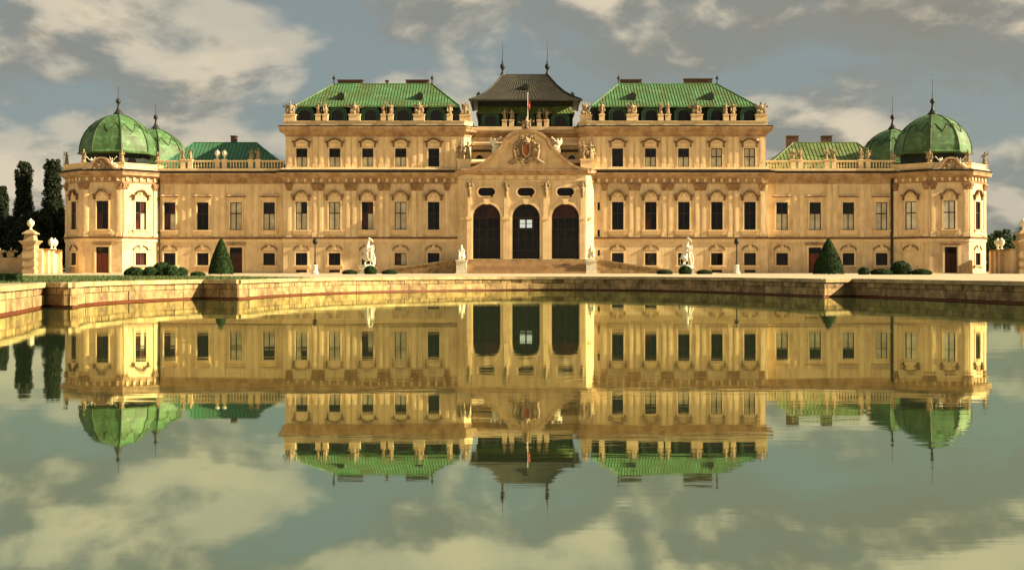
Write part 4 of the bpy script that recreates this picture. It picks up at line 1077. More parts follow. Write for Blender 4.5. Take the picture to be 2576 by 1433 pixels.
def putto_sphinx():
    m = MB()
    m.box(-0.4, 0.4, -0.42, 0.42, 0, 0.1)
    limb(m, [(-0.14, -0.1, 0.15), (-0.16, -0.12, 0.45), (-0.08, 0, 0.72)], [0.1, 0.12, 0.15]); limb(m, [(0.16, -0.05, 0.15), (0.14, -0.1, 0.45), (0.06, 0, 0.72)], [0.1, 0.12, 0.15])
    limb(m, [(0, 0, 0.72), (0, 0, 1.0), (0, 0, 1.18)], [0.2, 0.19, 0.2]); m.tube([(0, 0, 1.18), (0, 0, 1.36)], 0.09); m.ball((0, -0.02, 1.48), (0.16, 0.17, 0.18))
    limb(m, [(-0.2, 0, 1.2), (-0.36, -0.1, 1.0), (-0.24, -0.26, 0.9)], [0.09, 0.08, 0.06]); limb(m, [(0.2, 0, 1.2), (0.34, -0.05, 0.98), (0.32, -0.2, 0.72)], [0.09, 0.08, 0.06])
    m.ball((-0.26, -0.2, 0.5), (0.2, 0.18, 0.3)); m.tube([(0.15, 0.2, 1.1), (0.3, 0.2, 0.2)], 0.14, 8, 0.18)
    return m
URN = [(0.22, 0), (0.24, 0.08), (0.12, 0.18), (0.10, 0.3), (0.2, 0.42), (0.38, 0.7), (0.42, 0.9), (0.36, 1.0), (0.40, 1.06), (0.30, 1.16), (0.12, 1.28), (0.1, 1.4), (0.0, 1.42)]
S = {}
S['fig0'] = sculpt(figure(0), 'statue_a', 'stone', 0.034)
S['fig1'] = sculpt(figure(1), 'statue_b', 'stone', 0.034)
S['fig2'] = sculpt(figure(2), 'statue_c', 'stone', 0.034)
S['tro0'] = sculpt(trophy(1), 'trophy_a', 'stone', 0.04)
S['tro1'] = sculpt(trophy(5), 'trophy_b', 'stone', 0.04)
S['rec'] = sculpt(recline(), 'reclining', 'white_stone', 0.05)
S['wing'] = sculpt(winged(), 'winged', 'stone', 0.04)
S['horse0'] = sculpt(horse_tamer(1), 'horse_a', 'white_stone', 0.04)
S['putto'] = sculpt(putto_sphinx(), 'putto', 'white_stone', 0.05)
S['urn'] = MB().lathe(URN, 14).mesh('urn', 'stone', True)
S['urn_w'] = MB().lathe(URN, 14).mesh('urn_white', 'white_stone', True)

def statue(name, key, x, y, z, label, cat, group, sc=1.0, rz=0.0, flip=False):
    """placed in palace coordinates, top-level"""
    o = link(name, S[key], None, (AX+x, AY+y, GZ+z), rz)
    if z > 14: sc *= 0.92
    o.scale = (-sc*0.93 if flip else sc*0.93, sc*0.93, sc)
    return tag(o, label, cat, group)
ped = shared('pedestal', lambda: MB().box(-0.34, 0.34, -0.30, 0.30, 0, 0.72).box(-0.40, 0.40, -0.36, 0.36, 0.722, 0.84).mesh('pedestal', 'trim'))
wped = shared('wpedestal', lambda: MB().box(-0.72, 0.72, -0.34, 0.30, 0, 0.72).box(-0.80, 0.80, -0.42, 0.36, 0.722, 0.84).mesh('pedestal', 'trim'))
YS = Y_UP-0.02
for sg in (-1, 1):
    for i, (x, typ) in enumerate(((30.15, 'corner'), (26.1, 'pair'), (21.9, 'troph'), (17.75, 'pair'), (13.65, 'troph'), (9.75, 'one'))):
        if typ == 'pair':
            for dx in (-0.46, 0.46):
                link('pedestal', ped, palace, (sg*x+dx, YS, 19.47))
                statue('statue', random.choice(('fig0', 'fig1', 'fig2')), sg*x+dx, YS, 20.31, 'pale stone standing figure, one of a pair on the upper roof parapet between arched dormers', 'statue', 'paired figures on the upper parapets', 0.92, random.uniform(-0.5, 0.5), random.random() < 0.5)
        elif typ == 'one':
            link('pedestal', ped, palace, (sg*x, YS, 19.47))
            statue('statue', 'fig1', sg*x, YS, 20.31, 'lone pale stone figure at the inner end of an upper parapet beside the brown roof', 'statue', 'lone figures on the upper parapets', 0.95, 0.2, sg < 0)
        elif typ == 'troph':
            link('pedestal', wped, palace, (sg*x, YS, 19.47))
            statue('stone_trophy', 'tro0' if i == 2 else 'tro1', sg*x, YS, 20.31, 'pale stone trophy of armour and banners on a double pedestal of the upper parapet', 'sculpture', 'armour trophies on the upper parapets', 0.98, 0.0, sg < 0)
        else:
            link('pedestal', wped, palace, (sg*x, YS+0.1, 19.47))
            statue('stone_trophy', 'tro1', sg*x, YS+0.1, 20.31, 'stone armour trophy on the outermost corner of the upper parapet above the wing roof', 'sculpture', 'corner trophies of the upper parapets', 1.0, 0.0, sg > 0)
    for c in (43.6, 39.2, 34.9):
        for dx in (-0.46, 0.46):
            if c == 39.2 and sg < 0:
                statue('urn', 'urn_w', sg*c+dx, Y_WING+0.04, 14.61, 'white round-bodied urn, one of two before the teal wing roof', 'urn', 'urns on the wing balustrade', 1.0)
            else:
                statue('statue', random.choice(('fig0', 'fig1', 'fig2')), sg*c+dx, Y_WING+0.04, 14.61, 'pale stone figure, one of a pair on the balustrade before the lower wing roof', 'statue', 'paired figures on the wing balustrades', 0.85, random.uniform(-0.5, 0.5), random.random() < 0.5)
    # pavilion parapet figures
    o8 = octagon(AP-0.15, (sg*53.25, 6.0))
    for k in (4, 5, 6, 7):
        x, y = o8[k]
        link('pedestal', ped, palace, (x, y, 13.1))
        statue('statue', ('fig0', 'fig1', 'fig2', 'fig0')[k-4], x, y, 13.95, 'pale stone figure on the parapet below the dome beside the %s wing roof' % ('teal' if sg < 0 else 'olive'), 'statue', 'figures around the dome by the %s roof' % ('teal' if sg < 0 else 'olive'), 0.9, random.uniform(-0.6, 0.6), k % 2 == 0)
    for dx in (-1, 1):
        statue('statue', 'rec', sg*53.25+dx*1.5, -0.25, 13.45, 'small reclining white stone figure leaning on the curved pediment under a dome', 'statue', 'reclining figures on the pavilion pediments', 0.72, 0.0, dx > 0)
    # centre
    for x in (1.8, 2.72):
        link('pedestal', shared('tallped', lambda: MB().box(-0.32, 0.32, -0.3, 0.3, 0, 0.75).box(-0.38, 0.38, -0.36, 0.36, 0.752, 0.88).mesh('pedestal', 'trim')), palace, (sg*x, Y_CEN-0.3, 18.96))
        statue('statue', 'fig2' if x < 2 else 'fig0', sg*x, Y_CEN-0.3, 19.84, 'slender stone figure, one of a pair before the dark arched storey beside the crest', 'statue', 'paired figures beside the gable', 0.86, 0.0, sg > 0)
    link('pedestal', wped, palace, (sg*7.75, Y_UP+0.62, 19.47))
    statue('statue', 'wing', sg*7.75, Y_UP+0.62, 20.31, 'large winged stone figure with lance on the inner corner next to the brown roof', 'statue', 'winged figures beside the brown roof', 0.85, 0.0, sg > 0)
    P('pedestal', MB().box(-0.85, 0.85, -0.5, 0.5, 13.05, 14.35).box(-0.95, 0.95, -0.6, 0.6, 14.352, 14.52), 'trim', loc=(sg*7.85, 2.3, 0))
    for x, k in ((7.4, 'fig0'), (8.3, 'fig1')):
        statue('statue', k, sg*x, 2.3, 14.53, 'tall pale stone figure, one of a pair at the foot of the bell gable', 'statue', 'paired figures flanking the gable', 1.35, 0.0, sg > 0)
    statue('statue', 'rec', sg*3.75+0.05, Y_PORTAL+0.3, 15.75, 'white winged figure leaning on the shoulder of the bell gable blowing a trumpet', 'statue', 'winged figures on the gable shoulders', 1.0, 0.0, sg < 0)
statue('statue', 'tro0', 0.08, Y_PORTAL+0.3, 18.2, 'stone crown and trophy group on the very top of the bell gable', 'sculpture', None, 1.0)
fp = link('flagpole', None, None, (AX+0.25, AY+Y_PORTAL+0.7, GZ+18.2))
tag(fp, 'thin white flagpole with hanging red pennant above the bell gable', 'flagpole')
obj('pole', MB().lathe([(0.06, 0), (0.05, 2.4), (0.035, 4.6), (0.08, 4.65), (0.0, 4.8)], 8), 'white_stone', fp)
fl = MB()
for i in range(7):
    z = 3.75-0.2*i
    fl.v += [(0.05, 0.0, z), (0.18+0.04*math.sin(i), 0.07*math.sin(i*1.3), z-0.03), (0.30+0.05*math.sin(i*0.9), -0.06*math.cos(i*1.1), z-0.06)]
for i in range(6):
    for k in (0, 1): fl.f.append((3*i+k, 3*i+k+1, 3*i+k+4, 3*i+k+3))
fo = obj('flag', fl, 'flag_red', fp)
fo.modifiers.new('s', 'SOLIDIFY').thickness = 0.015

# coat of arms (carved relief on the gable)
def crest():
    m = MB(); y = Y_PORTAL-0.05
    for s in (-1, 1):
        m.tube([(s*0.75, y, 16.9), (s*1.15, y-0.1, 16.3), (s*1.05, y-0.1, 15.5), (s*0.95, y-0.1, 14.9)], 0.2, 8, 0.26)         # draped mantle
        limb(m, [(s*1.3, y-0.1, 14.5), (s*1.45, y-0.2, 15.0), (s*1.55, y-0.2, 15.55)], [0.3, 0.26, 0.24]); m.ball((s*1.5, y-0.25, 15.95), (0.24, 0.22, 0.26))   # lions
        limb(m, [(s*1.5, y-0.2, 15.45), (s*1.2, y-0.35, 15.5), (s*0.95, y-0.35, 15.7)], [0.13, 0.11, 0.09])
        limb(m, [(s*1.35, y-0.15, 14.4), (s*1.8, y-0.15, 14.15), (s*2.2, y-0.1, 14.05)], [0.22, 0.18, 0.1])
        m.ball((s*0.55, y-0.15, 14.45), (0.36, 0.2, 0.3)); m.ball((s*2.0, y-0.1, 14.0), (0.35, 0.16, 0.2))
        m.ball((s*0.6, y-0.1, 17.25), (0.34, 0.2, 0.26))
    m.ball((0, y-0.05, 14.15), (0.3, 0.2, 0.3))
    rc = random.Random(4)
    for k in range(90):
        a = rc.uniform(0, 6.283); rr = rc.uniform(0.85, 1.15)
        px_, pz_ = 1.35*rr*math.cos(a), 15.6+1.55*rr*math.sin(a)
        m.ball((px_, y-rc.uniform(0.0, 0.22), pz_), (rc.uniform(0.07, 0.16), 0.14, rc.uniform(0.07, 0.18)), 7, 5)
    for s_ in (-1, 1):
        for k in range(7): m.ball((s_*(1.5+0.13*math.cos(k)), y-0.3, 15.7+0.09*k), (0.1, 0.12, 0.1), 7, 5)      # manes
        m.tube([(s_*1.2, y-0.1, 14.0), (s_*1.7, y-0.2, 13.75), (s_*2.3, y-0.15, 13.85)], 0.1, 6, 0.05)
    m.box(-1.0, 1.0, y, y+0.15, 14.2, 17.2)
    return m
co = link('coat_of_arms', sculpt(crest(), 'coat_of_arms', 'carved', 0.05), gab, (0.05, 0, 0))
obj('shield', MB().prism_xz([(-0.4, 16.25), (0.4, 16.25), (0.44, 15.45), (0.3, 15.0), (0.0, 14.75), (-0.3, 15.0), (-0.44, 15.45)], Y_PORTAL-0.5, Y_PORTAL), 'plain_red', co)
obj('shield_rim', MB().ribbon([(0, 16.3), (-0.44, 16.3), (-0.49, 15.45), (-0.33, 14.96), (0, 14.68), (0.33, 14.96), (0.49, 15.45), (0.44, 16.3), (0.0, 16.3)], 0.12, Y_PORTAL-0.54, Y_PORTAL), 'carved', co)
obj('crown', MB().lathe([(0.46, 0), (0.5, 0.14), (0.56, 0.3), (0.42, 0.52), (0.15, 0.66), (0.1, 0.78), (0.0, 0.85)], 10, (0, Y_PORTAL-0.25, 16.48)).ball((-0.45, Y_PORTAL-0.3, 16.95), 0.14).ball((0.45, Y_PORTAL-0.3, 16.95), 0.14).ball((0, Y_PORTAL-0.6, 16.95), 0.14), 'stone', co)
obj('inscription_tablet', MB().prism_xz([(-0.5, 13.55), (0.5, 13.55), (0.4, 13.85), (-0.4, 13.85)], Y_PORTAL-0.3, Y_PORTAL+0.06), 'stone', gab)
def carving():
    m = MB(); rc = random.Random(8)
    m.ball((0, 0, 0.55), (0.34, 0.16, 0.4)); m.ball((0, -0.1, 1.05), (0.2, 0.14, 0.2))
    for k in range(60):
        x = rc.uniform(-1.7, 1.7); zt = max(0.15, 1.15-abs(x)*0.62)
        m.ball((x, -rc.uniform(0, 0.1), rc.uniform(0.02, zt)), (rc.uniform(0.06, 0.17), 0.13, rc.uniform(0.06, 0.17)), 7, 5)
    m.box(-1.6, 1.6, 0.0, 0.1, 0.0, 0.2)
    return m
cv = sculpt(carving(), 'carving', 'carved', 0.05)
for pe, c in pediments: link('carving', cv, pe, (0, -AP-0.45, 12.98))
# carved herms at the tops of the portal piers
herm = MB()
limb(herm, [(0, -0.1, 0.0), (0, -0.2, 0.6), (0, -0.24, 1.05)], [0.16, 0.24, 0.30]); herm.ball((0, -0.3, 1.52), (0.17, 0.18, 0.21)); herm.tube([(0, -0.26, 1.1), (0, -0.28, 1.4)], 0.1)
limb(herm, [(-0.28, -0.24, 1.2), (-0.48, -0.3, 1.45), (-0.25, -0.3, 1.75)], [0.12, 0.1, 0.08]); limb(herm, [(0.28, -0.24, 1.2), (0.48, -0.3, 1.45), (0.25, -0.3, 1.75)], [0.12, 0.1, 0.08])
herm.box(-0.38, 0.38, -0.4, 0.05, 1.78, 1.95)
hm = sculpt(herm, 'herm', 'stone', 0.06)
for x in (-7.15, -2.47, 2.53, 7.15): link('herm', hm, palace, (x, Y_PORTAL, 9.65))

# ------------------------------------------------------------------ portal stairs, ramps
stairs = link('portal_stairs', None, None, (AX, AY, GZ))
tag(stairs, 'stone steps and two sloping carriage ramps rising to the arched portal', 'stairs')
obj('landing', MB().box(-8.4, 8.4, -2.4, Y_PORTAL-0.06, -0.03, 1.72), 'coping', stairs)
for k in range(6):
    obj('step', MB().box(-7.3, 7.3, -4.2+0.3*k, -4.2+0.3*(k+1)+(0.2 if k < 5 else -0.001), -0.03, 0.24*(k+1)), 'step', stairs)
for sg in (-1, 1):
    a, b = sg*8.4, sg*17.8
    f = MB().prism_xz([(a, -0.03), (b, -0.03), (b, 0.10), (a, 1.60)] if sg > 0 else [(b, -0.03), (a, -0.03), (a, 1.60), (b, 0.10)], -3.2, 0.9)
    obj('ramp', f, 'gravel', stairs)
    f = MB().prism_xz([(a, -0.03), (b, -0.03), (b, 0.28), (a, 1.62)] if sg > 0 else [(b, -0.03), (a, -0.03), (a, 1.62), (b, 0.28)], -3.55, -3.2)
    obj('ramp_wall', f, 'block', stairs)
    f = MB().ribbon([(a, 1.70), (b, 0.36)] if sg < 0 else [(a, 1.70), (b, 0.36)], 0.16, -3.65, -3.1)
    obj('ramp_coping', f, 'coping', stairs)
    pd = obj('pedestal', MB().box(-0.62, 0.62, -0.62, 0.62, -0.03, 1.45).box(-0.72, 0.72, -0.72, 0.72, 1.452, 1.62).box(-0.70, 0.70, -0.70, 0.70, -0.029, 0.16), 'white_stone', stairs, (sg*7.95, -3.6, 0))
    statue('statue', 'putto', sg*7.95, -3.6, 1.63, 'white stone child figure on a square pedestal beside the portal steps', 'statue', 'child figures beside the portal steps', 1.12, 0.0, sg > 0)

# ------------------------------------------------------------------ terrace: horse groups, lamps, gates
for sg, (px_, key) in enumerate(((925, 'horse0'), (1727, 'horse1'))):
    Y = 134.0
    x = (px_-1288)*Y/F_PX
    t = link('statue', None, None, (x, Y, GZ-0.03))
    tag(t, 'tall white stone group of a rearing horse and man standing behind low clipped box', 'statue', 'horse groups on the terrace')
    obj('pedestal', MB().box(-0.78, 0.78, -0.72, 0.72, 0, 0.55).box(-0.88, 0.88, -0.82, 0.82, 0.552, 0.70), 'white_stone', t)
    link('figures', S['horse0'], t, (0, 0, 0.70), -0.45 if sg else 0.0).scale = (1.12, 1.12, 1.16)
for px_ in (792.6, 1853):
    Y = 138.0
    t = link('lamp_post', None, None, ((px_-1288)*Y/F_PX, Y, GZ-0.03))
    tag(t, 'black lamp post with round lantern on a white stone base before the facade', 'lamp post', 'lamp posts before the facade')
    obj('base', MB().lathe([(0.42, 0), (0.42, 0.2), (0.30, 0.28), (0.26, 0.85), (0.34, 0.95), (0.22, 1.05)], 8, rot=R(22.5)), 'white_stone', t)
    obj('pole', MB().lathe([(0.15, 1.05), (0.10, 1.3), (0.075, 1.5), (0.065, 3.3), (0.10, 3.4)], 8), 'lantern', t)
    obj('lantern', MB().lathe([(0.12, 3.4), (0.26, 3.48), (0.30, 3.75), (0.24, 3.95), (0.08, 4.08), (0.03, 4.2), (0.0, 4.22)], 10), 'lantern', t, smooth=True)

def gate(sg):
    """gate pier with urn, curving garden wall back to the pavilion and low wall beyond"""
    pier = link('gate_pier', None, None, (AX+sg*58.05, 139.5, GZ-0.03))
    tag(pier, ('banded stone gate pier with urn, lit by the sun, standing before dark poplars', 'banded stone gate pier with urn beside the clipped round tree')[sg > 0], 'gate pier', None)
    for i, (z0, z1, e) in enumerate(((0, 0.5, 0.12), (0.5, 0.9, 0), (0.9, 1.45, 0.10), (1.45, 1.85, 0), (1.85, 2.45, 0.10), (2.45, 2.9, 0), (2.9, 3.4, 0.06))):
        r = 0.62+e
        obj('band', MB().box(-r, r, -r, r, z0, z1-0.003), 'pier', pier)
    obj('cornice', MB().frustum(-0.75, 0.75, -0.75, 0.75, 3.4, 3.7, -0.18).box(-1.0, 1.0, -1.0, 1.0, 3.703, 3.86), 'pier', pier)
    obj('cap', MB().frustum(-0.62, 0.62, -0.62, 0.62, 3.863, 4.6, 0.12).box(-0.75, 0.75, -0.75, 0.75, 4.603, 4.75).frustum(-0.7, 0.7, -0.7, 0.7, 4.753, 5.1, 0.42), 'pier', pier)
    ur = link('urn', S['urn_w'], None, (AX+sg*58.05, 139.5, GZ+5.07)); ur.scale = (1, 1, 0.95)
    tag(ur, ('white stone urn on top of the sunlit gate pier', 'white stone urn on top of the gate pier by the round tree')[sg > 0], 'urn')
    wl = link('garden_wall', None, None, (AX+sg*59.0, 149, GZ-0.03))
    tag(wl, ('bright sunlit garden wall between gate pier and domed pavilion', 'shaded garden wall with urns between pavilion and round tree')[sg > 0], 'wall')
    # plan curve from pier to pavilion
    pth = [(sg*(57.15-59.0), -8.9), (sg*(57.35-59.0), -6.5), (sg*(57.75-59.0), -4.0), (sg*(58.2-59.0), -1.6), (sg*(58.75-59.0), 1.2)]
    if sg > 0: pth = pth[::-1]
    pth = pth[::-1] if sg < 0 else pth[::-1]
    path = pth if sg < 0 else pth
    d0 = Vector(path[1])-Vector(path[0])
    # face the pool axis: inner side
    inner = 1 if (sg < 0) == (d0.y > 0) else -1
    obj('panel', MB().sweep(path, [(-0.25, 0), (0.25, 0), (0.25, 2.75), (-0.25, 2.75)]), 'trim', wl)
    obj('coping', MB().sweep(path, [(-0.34, 2.755), (0.34, 2.755), (0.34, 2.95), (-0.34, 2.95)]), 'trim', wl)
    for (x, y) in (path[0], path[2], path[3], path[-1]):
        obj('pier_strip', MB().box(x-0.30, x+0.30, y-0.28, y+0.28, 0, 2.748), 'trim', wl)
    for y, x in ((-4.0, 57.75), (-1.9, 58.15)):
        u = link('urn', S['urn_w'], None, (AX+sg*x, 149+y, GZ+2.92)); u.scale = (0.95, 0.95, 1.0)
        tag(u, ('white stone urn, one of two on the bright garden wall', 'white stone urn, one of two on the shaded garden wall before the round tree')[sg > 0], 'urn', ('urns on the bright garden wall', 'urns on the shaded garden wall')[sg > 0])
    if sg < 0:
        lw = link('low_wall', None, None, (AX-61.25, 140.5, GZ-0.03))
        tag(lw, 'low ochre garden wall with scrolled buttress beside the gate pier', 'wall')
        obj('panel', MB().box(-1.6, 1.3, 0, 0.5, 0, 1.7), 'pier', lw); obj('coping', MB().box(-1.7, 1.35, -0.1, 0.6, 1.703, 1.9), 'pier', lw)
        obj('buttress', MB().prism_xz([(1.302, 0), (2.4, 0), (2.4, 3.1), (2.0, 2.9), (1.7, 2.3), (1.302, 2.1)], -0.2, 0.5), 'pier', lw)
        for k, dx in enumerate((-0.9, 0.4)):
            s_ = link('stone_trophy', S['tro0'], None, (AX-61.25+dx, 140.7, GZ+1.87)); s_.scale = (0.62,)*3
            tag(s_, 'small stone trophy on the low wall beside the gate pier', 'sculpture', 'trophies on the low wall')
gate(-1); gate(1)

# ------------------------------------------------------------------ planting
def leaves(points, size, rnd, flat=0.0):
    """small leaf quads at points (position, outward normal)"""
    m = MB()
    for p, nrm in points:
        nrm = (nrm+Vector((rnd.uniform(-1, 1), rnd.uniform(-1, 1), rnd.uniform(-1, 1)))*0.9).normalized()
        u = nrm.orthogonal().normalized(); v = nrm.cross(u)
        a = rnd.uniform(0, 6.28); u, v = u*math.cos(a)+v*math.sin(a), v*math.cos(a)-u*math.sin(a)
        s = size*rnd.uniform(0.6, 1.3)
        m.add([p-u*s, p-v*s*0.6+nrm*s*0.15, p+u*s, p+v*s*0.6+nrm*s*0.15], [(0, 1, 2, 3)])
    return m
def ball_shell(rx, ry, rz, n, rnd, z0=0.0, flat=0.5):
    out = []
    while len(out) < n:
        d = Vector((rnd.gauss(0, 1), rnd.gauss(0, 1), rnd.gauss(0, 1))).normalized()
        if d.z < -flat: continue
        k = rnd.uniform(0.92, 1.07)
        out.append((Vector((d.x*rx*k, d.y*ry*k, d.z*rz*k+z0)), d))
    return out
rnd = random.Random(3)
def box_ball_meshes(rx, ry, rz, n):
    return (leaves(ball_shell(rx, ry, rz, n, rnd, rz*0.5), 0.07, rnd).mesh('foliage', 'leaf_box'),
            MB().ball((0, 0, rz*0.5), (rx*0.95, ry*0.95, rz*0.95), 14, 10).mesh('core', 'leaf_core'))
BB = {'ball': box_ball_meshes(0.62, 0.62, 0.58, 1500), 'big': box_ball_meshes(0.80, 0.75, 0.72, 2000), 'flat': box_ball_meshes(0.95, 0.7, 0.36, 1700), 'oval': box_ball_meshes(0.82, 0.62, 0.50, 1600)}
def box_ball(kind, x, y, Y, label, group, sc=1.0):
    wx = (x-1288)*Y/F_PX
    t = link('box_bush', None, None, (wx, Y, GZ-0.03)); t.scale = (sc,)*3; t.rotation_euler.z = rnd.uniform(-0.4, 0.4)
    tag(t, label, 'bush', group)
    link('foliage', BB[kind][0], t); link('inner_mass', BB[kind][1], t)
LB = 'small round box bush in the row below the sunlit pavilion'
for k, x, Y, sc in (('oval', 338, 94, 0.92), ('ball', 378, 92, 0.85), ('big', 408, 95, 1.0), ('ball', 431, 92, 0.95), ('ball', 456, 95, 0.8)):
    box_ball(k, x, 0, Y, {'big': 'tallest round box bush in the row below the sunlit pavilion', 'oval': 'wide oval box bush ending the row below the sunlit pavilion'}.get(k, LB), 'box bushes below the sunlit pavilion', sc)
box_ball('flat', 498, 0, 98, 'single low box bush beside the tall cone on the lawn', None, 0.62)
LB = 'low flat box bush below the pavilion with the bricked window'
for k, x, Y, sc in (('ball', 2173, 118, 0.85), ('flat', 2217, 118, 1.05), ('big', 2266, 119, 1.22), ('flat', 2318, 118, 1.0)):
    box_ball(k, x, 0, Y, {'big': 'tallest rounded box bush below the pavilion with the bricked window', 'ball': 'small round box bush starting the row by the broad cone'}.get(k, LB), 'box bushes below the shaded pavilion', sc)
for x0 in (930, 1722):
    for dx, k, sc in ((-50, 'flat', 0.85), (2, 'ball', 1.05), (50, 'flat', 0.85)):
        lab = 'round box ball at the foot of a white horse group' if k == 'ball' else 'flat clipped box bush beside the foot of a white horse group'
        box_ball(k, x0+dx, 0, 129, lab, 'box balls at the horse groups' if k == 'ball' else 'flat box bushes at the horse groups', sc)
def cone_topiary(x, Y, label, r0=1.2):
    t = link('cone_topiary', None, None, ((x-1288)*Y/F_PX, Y, GZ-0.03))
    tag(t, label, 'topiary')
    h = 3.62
    def prof(z): return r0*(1-(z/h)**1.5)*0.93+0.07
    pts = []
    for _ in range(9000):
        z = h*(1-math.sqrt(rnd.random()))*1.0; a = rnd.uniform(0, 6.283); r = prof(min(z, h))*rnd.uniform(0.93, 1.06)
        pts.append((Vector((r*math.cos(a), r*math.sin(a), z+0.08)), Vector((math.cos(a), math.sin(a), 0.35)).normalized()))
    obj('crown', leaves(pts, 0.085, rnd), 'leaf_box', t)
    obj('inner_mass', MB().lathe([(prof(h*i/10)*0.95, h*i/10+0.08) for i in range(10)]+[(0.03, h)], 16), 'leaf_core', t)
    obj('trunk', MB().lathe([(0.09, 0), (0.07, 0.3)], 8), 'bark', t)
cone_topiary(556, 122, 'tall clipped dark green cone topiary just beside a dark wing door')
cone_topiary(2084, 122, 'broad clipped cone topiary half covering a red wing door', 1.5)
# low clipped hedges by the pool edge
for i, (xa, xb, ya) in enumerate(((-14, 17, 684), (19, 50, 687))):
    Y = 54-i*1.0
    x0, x1 = (xa-1288)*Y/F_PX, (xb-1288)*Y/F_PX
    hw, hd, hh = (x1-x0)/2, 0.3, 0.36
    pts = []
    for _ in range(2600):
        q = rnd.random()
        if q < 0.4: p, n_ = Vector((rnd.uniform(-hw, hw), -hd, rnd.uniform(0, hh))), Vector((0, -1, 0))
        elif q < 0.75: p, n_ = Vector((rnd.uniform(-hw, hw), rnd.uniform(-hd, hd), hh)), Vector((0, 0, 1))
        else: s_ = rnd.choice((-1, 1)); p, n_ = Vector((s_*hw, rnd.uniform(-hd, hd), rnd.uniform(0, hh))), Vector((s_, 0, 0))
        pts.append((p*rnd.uniform(0.97, 1.02), n_))
    t = link('hedge', None, None, ((x0+x1)/2, Y, GZ-0.03))
    tag(t, ('low clipped box hedge, the paler one at the pool edge', 'low clipped box hedge, the dark one nearer the gate pier')[i], 'hedge')
    obj('foliage', leaves(pts, 0.03, rnd), 'leaf_box', t); obj('inner_mass', MB().box(-hw*0.96, hw*0.96, -hd*0.95, hd*0.95, 0, hh*0.97), 'leaf_core', t)
# lawn strip behind the coping on the left
left_edge = []
for s in secs[:5]:
    left_edge += [p for p in s if p[1] > 30 and p[0] < -8]
lw_in = []; lw_out = []
for p, q in zip(left_edge, left_edge[1:]):
    if (Vector(q)-Vector(p)).length < 1e-4: continue
    lw_in.append((p[0]-0.75, p[1]+0.45)); lw_out.append((p[0]-9.0, p[1]+7.0))
lm = MB()
lawn_poly = lw_in+lw_out[::-1]
hull_in = [(-20.6, 34), (-19.9, 42), (-20.3, 49.3), (-18.9, 55), (-17.8, 60), (-16.9, 63.4), (-14.9, 63.0), (-14.2, 68.3), (-12.4, 75)]
hull_out = [(-19.0, 86), (-24.0, 92), (-34, 98), (-45, 96), (-48, 60), (-40, 34)]
lp = hull_in+hull_out
tri = tessellate_polygon([[Vector((x, y, 0)) for x, y in lp]])
lm.add([(x, y, GZ-0.022) for x, y in lp], [t if _ccw(t, (lp,)) else t[::-1] for t in tri])
struct(obj('lawn', lm, 'lawn'))
def inside(p, poly):
    c = False; j = len(poly)-1
    for i in range(len(poly)):
        (xi, yi), (xj, yj) = poly[i], poly[j]
        if (yi > p[1]) != (yj > p[1]) and p[0] < (xj-xi)*(p[1]-yi)/(yj-yi)+xi: c = not c
        j = i
    return c
gb = MB(); cnt = 0
while cnt < 26000:
    p = (rnd.uniform(-48, -12), rnd.uniform(34, 98))
    if not inside(p, lp): continue
    cnt += 1; a = rnd.uniform(0, 6.28); hgt = rnd.uniform(0.04, 0.10); wv = 0.02
    gb.add([(p[0]-wv*math.cos(a), p[1]-wv*math.sin(a), GZ-0.022), (p[0]+wv*math.cos(a), p[1]+wv*math.sin(a), GZ-0.022), (p[0]+rnd.uniform(-.03, .03), p[1]+rnd.uniform(-.03, .03), GZ+hgt)], [(0, 1, 2)])
g = obj('grass', gb, 'grass'); g['kind'] = 'stuff'
g['label'] = 'short green grass on the lawn behind the pool wall'; g['category'] = 'grass'

# trees
def tree(name, x, Y, height, prof, leaf, n, size, label, cat='tree', mat='leaf_tree', group=None, nclump=110, seed=1):
    """tapered trunk with limbs and a crown of leaf faces; prof(t) -> radius at height fraction t"""
    rd = random.Random(seed)
    t = link(name, None, None, (x, Y, GZ-0.03))
    tag(t, label, cat, group)
    tr = MB().lathe([(0.35, 0), (0.26, height*0.2), (0.18, height*0.5), (0.06, height*0.9)], 8)
    for k in range(14):
        z = height*rd.uniform(0.12, 0.8); a = rd.uniform(0, 6.28); r = prof(z/height)*0.8
        tr.tube([(0, 0, z*0.85), (r*0.5*math.cos(a), r*0.5*math.sin(a), z+r*0.4), (r*math.cos(a), r*math.sin(a), z+r*1.0)], 0.09, 5, 0.02)
    obj('trunk', tr, 'bark', t)
    clumps = []
    for _ in range(int(nclump)):
        z = rd.uniform(0.03, 0.985); a = rd.uniform(0, 6.28); r = prof(z)*math.sqrt(rd.uniform(0.15, 1))*0.92
        clumps.append((Vector((r*math.cos(a), r*math.sin(a), z*height)), max(0.25, prof(z)*rd.uniform(0.26, 0.42))))
    pts = []
    for _ in range(n):
        c, cr = rd.choice(clumps)
        d = Vector((rd.gauss(0, 1), rd.gauss(0, 1), rd.gauss(0, 1.2))).normalized()
        pts.append((c+d*cr*(rd.random()**0.4), d))
    obj('crown', leaves(pts, size, rd), mat, t)
    return t
def pop(t): return 1.75*min(1, (t/0.12)**0.5)*(1.0 if t < 0.45 else (1-0.35*(t-0.45)/0.2 if t < 0.65 else (0.65 if t < 0.9 else 0.65*math.sqrt(max(0.05, 1-((t-0.9)/0.11)**2)))))
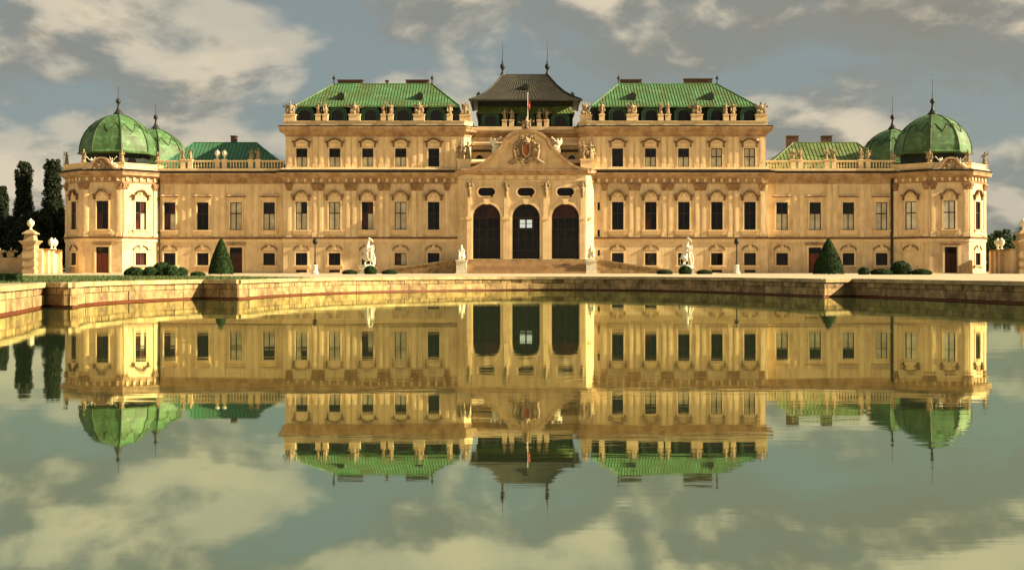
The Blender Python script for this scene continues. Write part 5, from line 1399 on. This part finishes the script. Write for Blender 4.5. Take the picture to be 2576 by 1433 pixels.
for i, (px_, Y, yt, lab, sc) in enumerate(((60, 186, 402, 'tall dark columnar poplar standing apart behind the gate pier', 1.05), (132, 184, 398, 'tall dark columnar poplar rising next to the domed pavilion', 1.15), (4, 190, 466, 'shorter dark columnar poplar furthest from the pavilion', 0.9))):
    hgt = (676-yt)*Y/F_PX+0.5
    tree('poplar_tree', (px_-1288)*Y/F_PX, Y, hgt, lambda t, s=sc: pop(t)*s, 0, 30000, 0.16, lab, mat='leaf_poplar', nclump=420, seed=20+i)
def rnd_crown(r): return lambda t: r*math.sqrt(max(0.02, 1-((t-0.55)/0.46)**2)) if t > 0.1 else r*0.4
for i, (px_, Y, yt, r) in enumerate(((20, 176, 545, 3.4), (88, 175, 532, 3.0), (140, 178, 520, 2.8), (-40, 180, 540, 3.6))):
    hgt = (676-yt)*Y/F_PX+0.5
    tree('broadleaf_tree', (px_-1288)*Y/F_PX, Y, hgt, rnd_crown(r), 0, 14000, 0.2, ('dark bushy tree behind the trophies of the low wall', 'dark bushy tree directly behind the sunlit gate pier', 'dark bushy tree filling the gap between poplar and domed pavilion', 'dark bushy tree furthest out beyond the low wall')[i], mat='leaf_poplar', group='dark trees behind the gate pier', seed=40+i)
tree('round_tree', (2522-1288)*172/F_PX, 172, (676-578)*172/F_PX+0.5, rnd_crown(2.5), 0, 9000, 0.15, 'round dark green tree behind the urns of the shaded garden wall', seed=60)
tree('round_tree', (2590-1288)*178/F_PX, 178, (676-560)*178/F_PX+0.5, rnd_crown(2.6), 0, 7000, 0.15, 'larger green tree partly hidden behind the gate pier on the shaded side', seed=61)
# far belt of trees
fb = random.Random(9); pts = []
for side in (-1, 1):
    for _ in range(9000):
        x = side*fb.uniform(66, 190); y = 215+fb.uniform(-4, 4)
        top_ = 5.0+1.2*math.sin(x*0.31)+0.8*math.sin(x*0.83+1)
        pts.append((Vector((x, y, GZ+fb.random()*top_)), Vector((0, -1, 0.3))))
wd_ = obj('far_trees', leaves(pts, 0.55, fb), 'leaf_tree'); wd_['kind'] = 'stuff'
wd_['label'] = 'distant dark belt of trees beyond the garden walls'; wd_['category'] = 'trees'
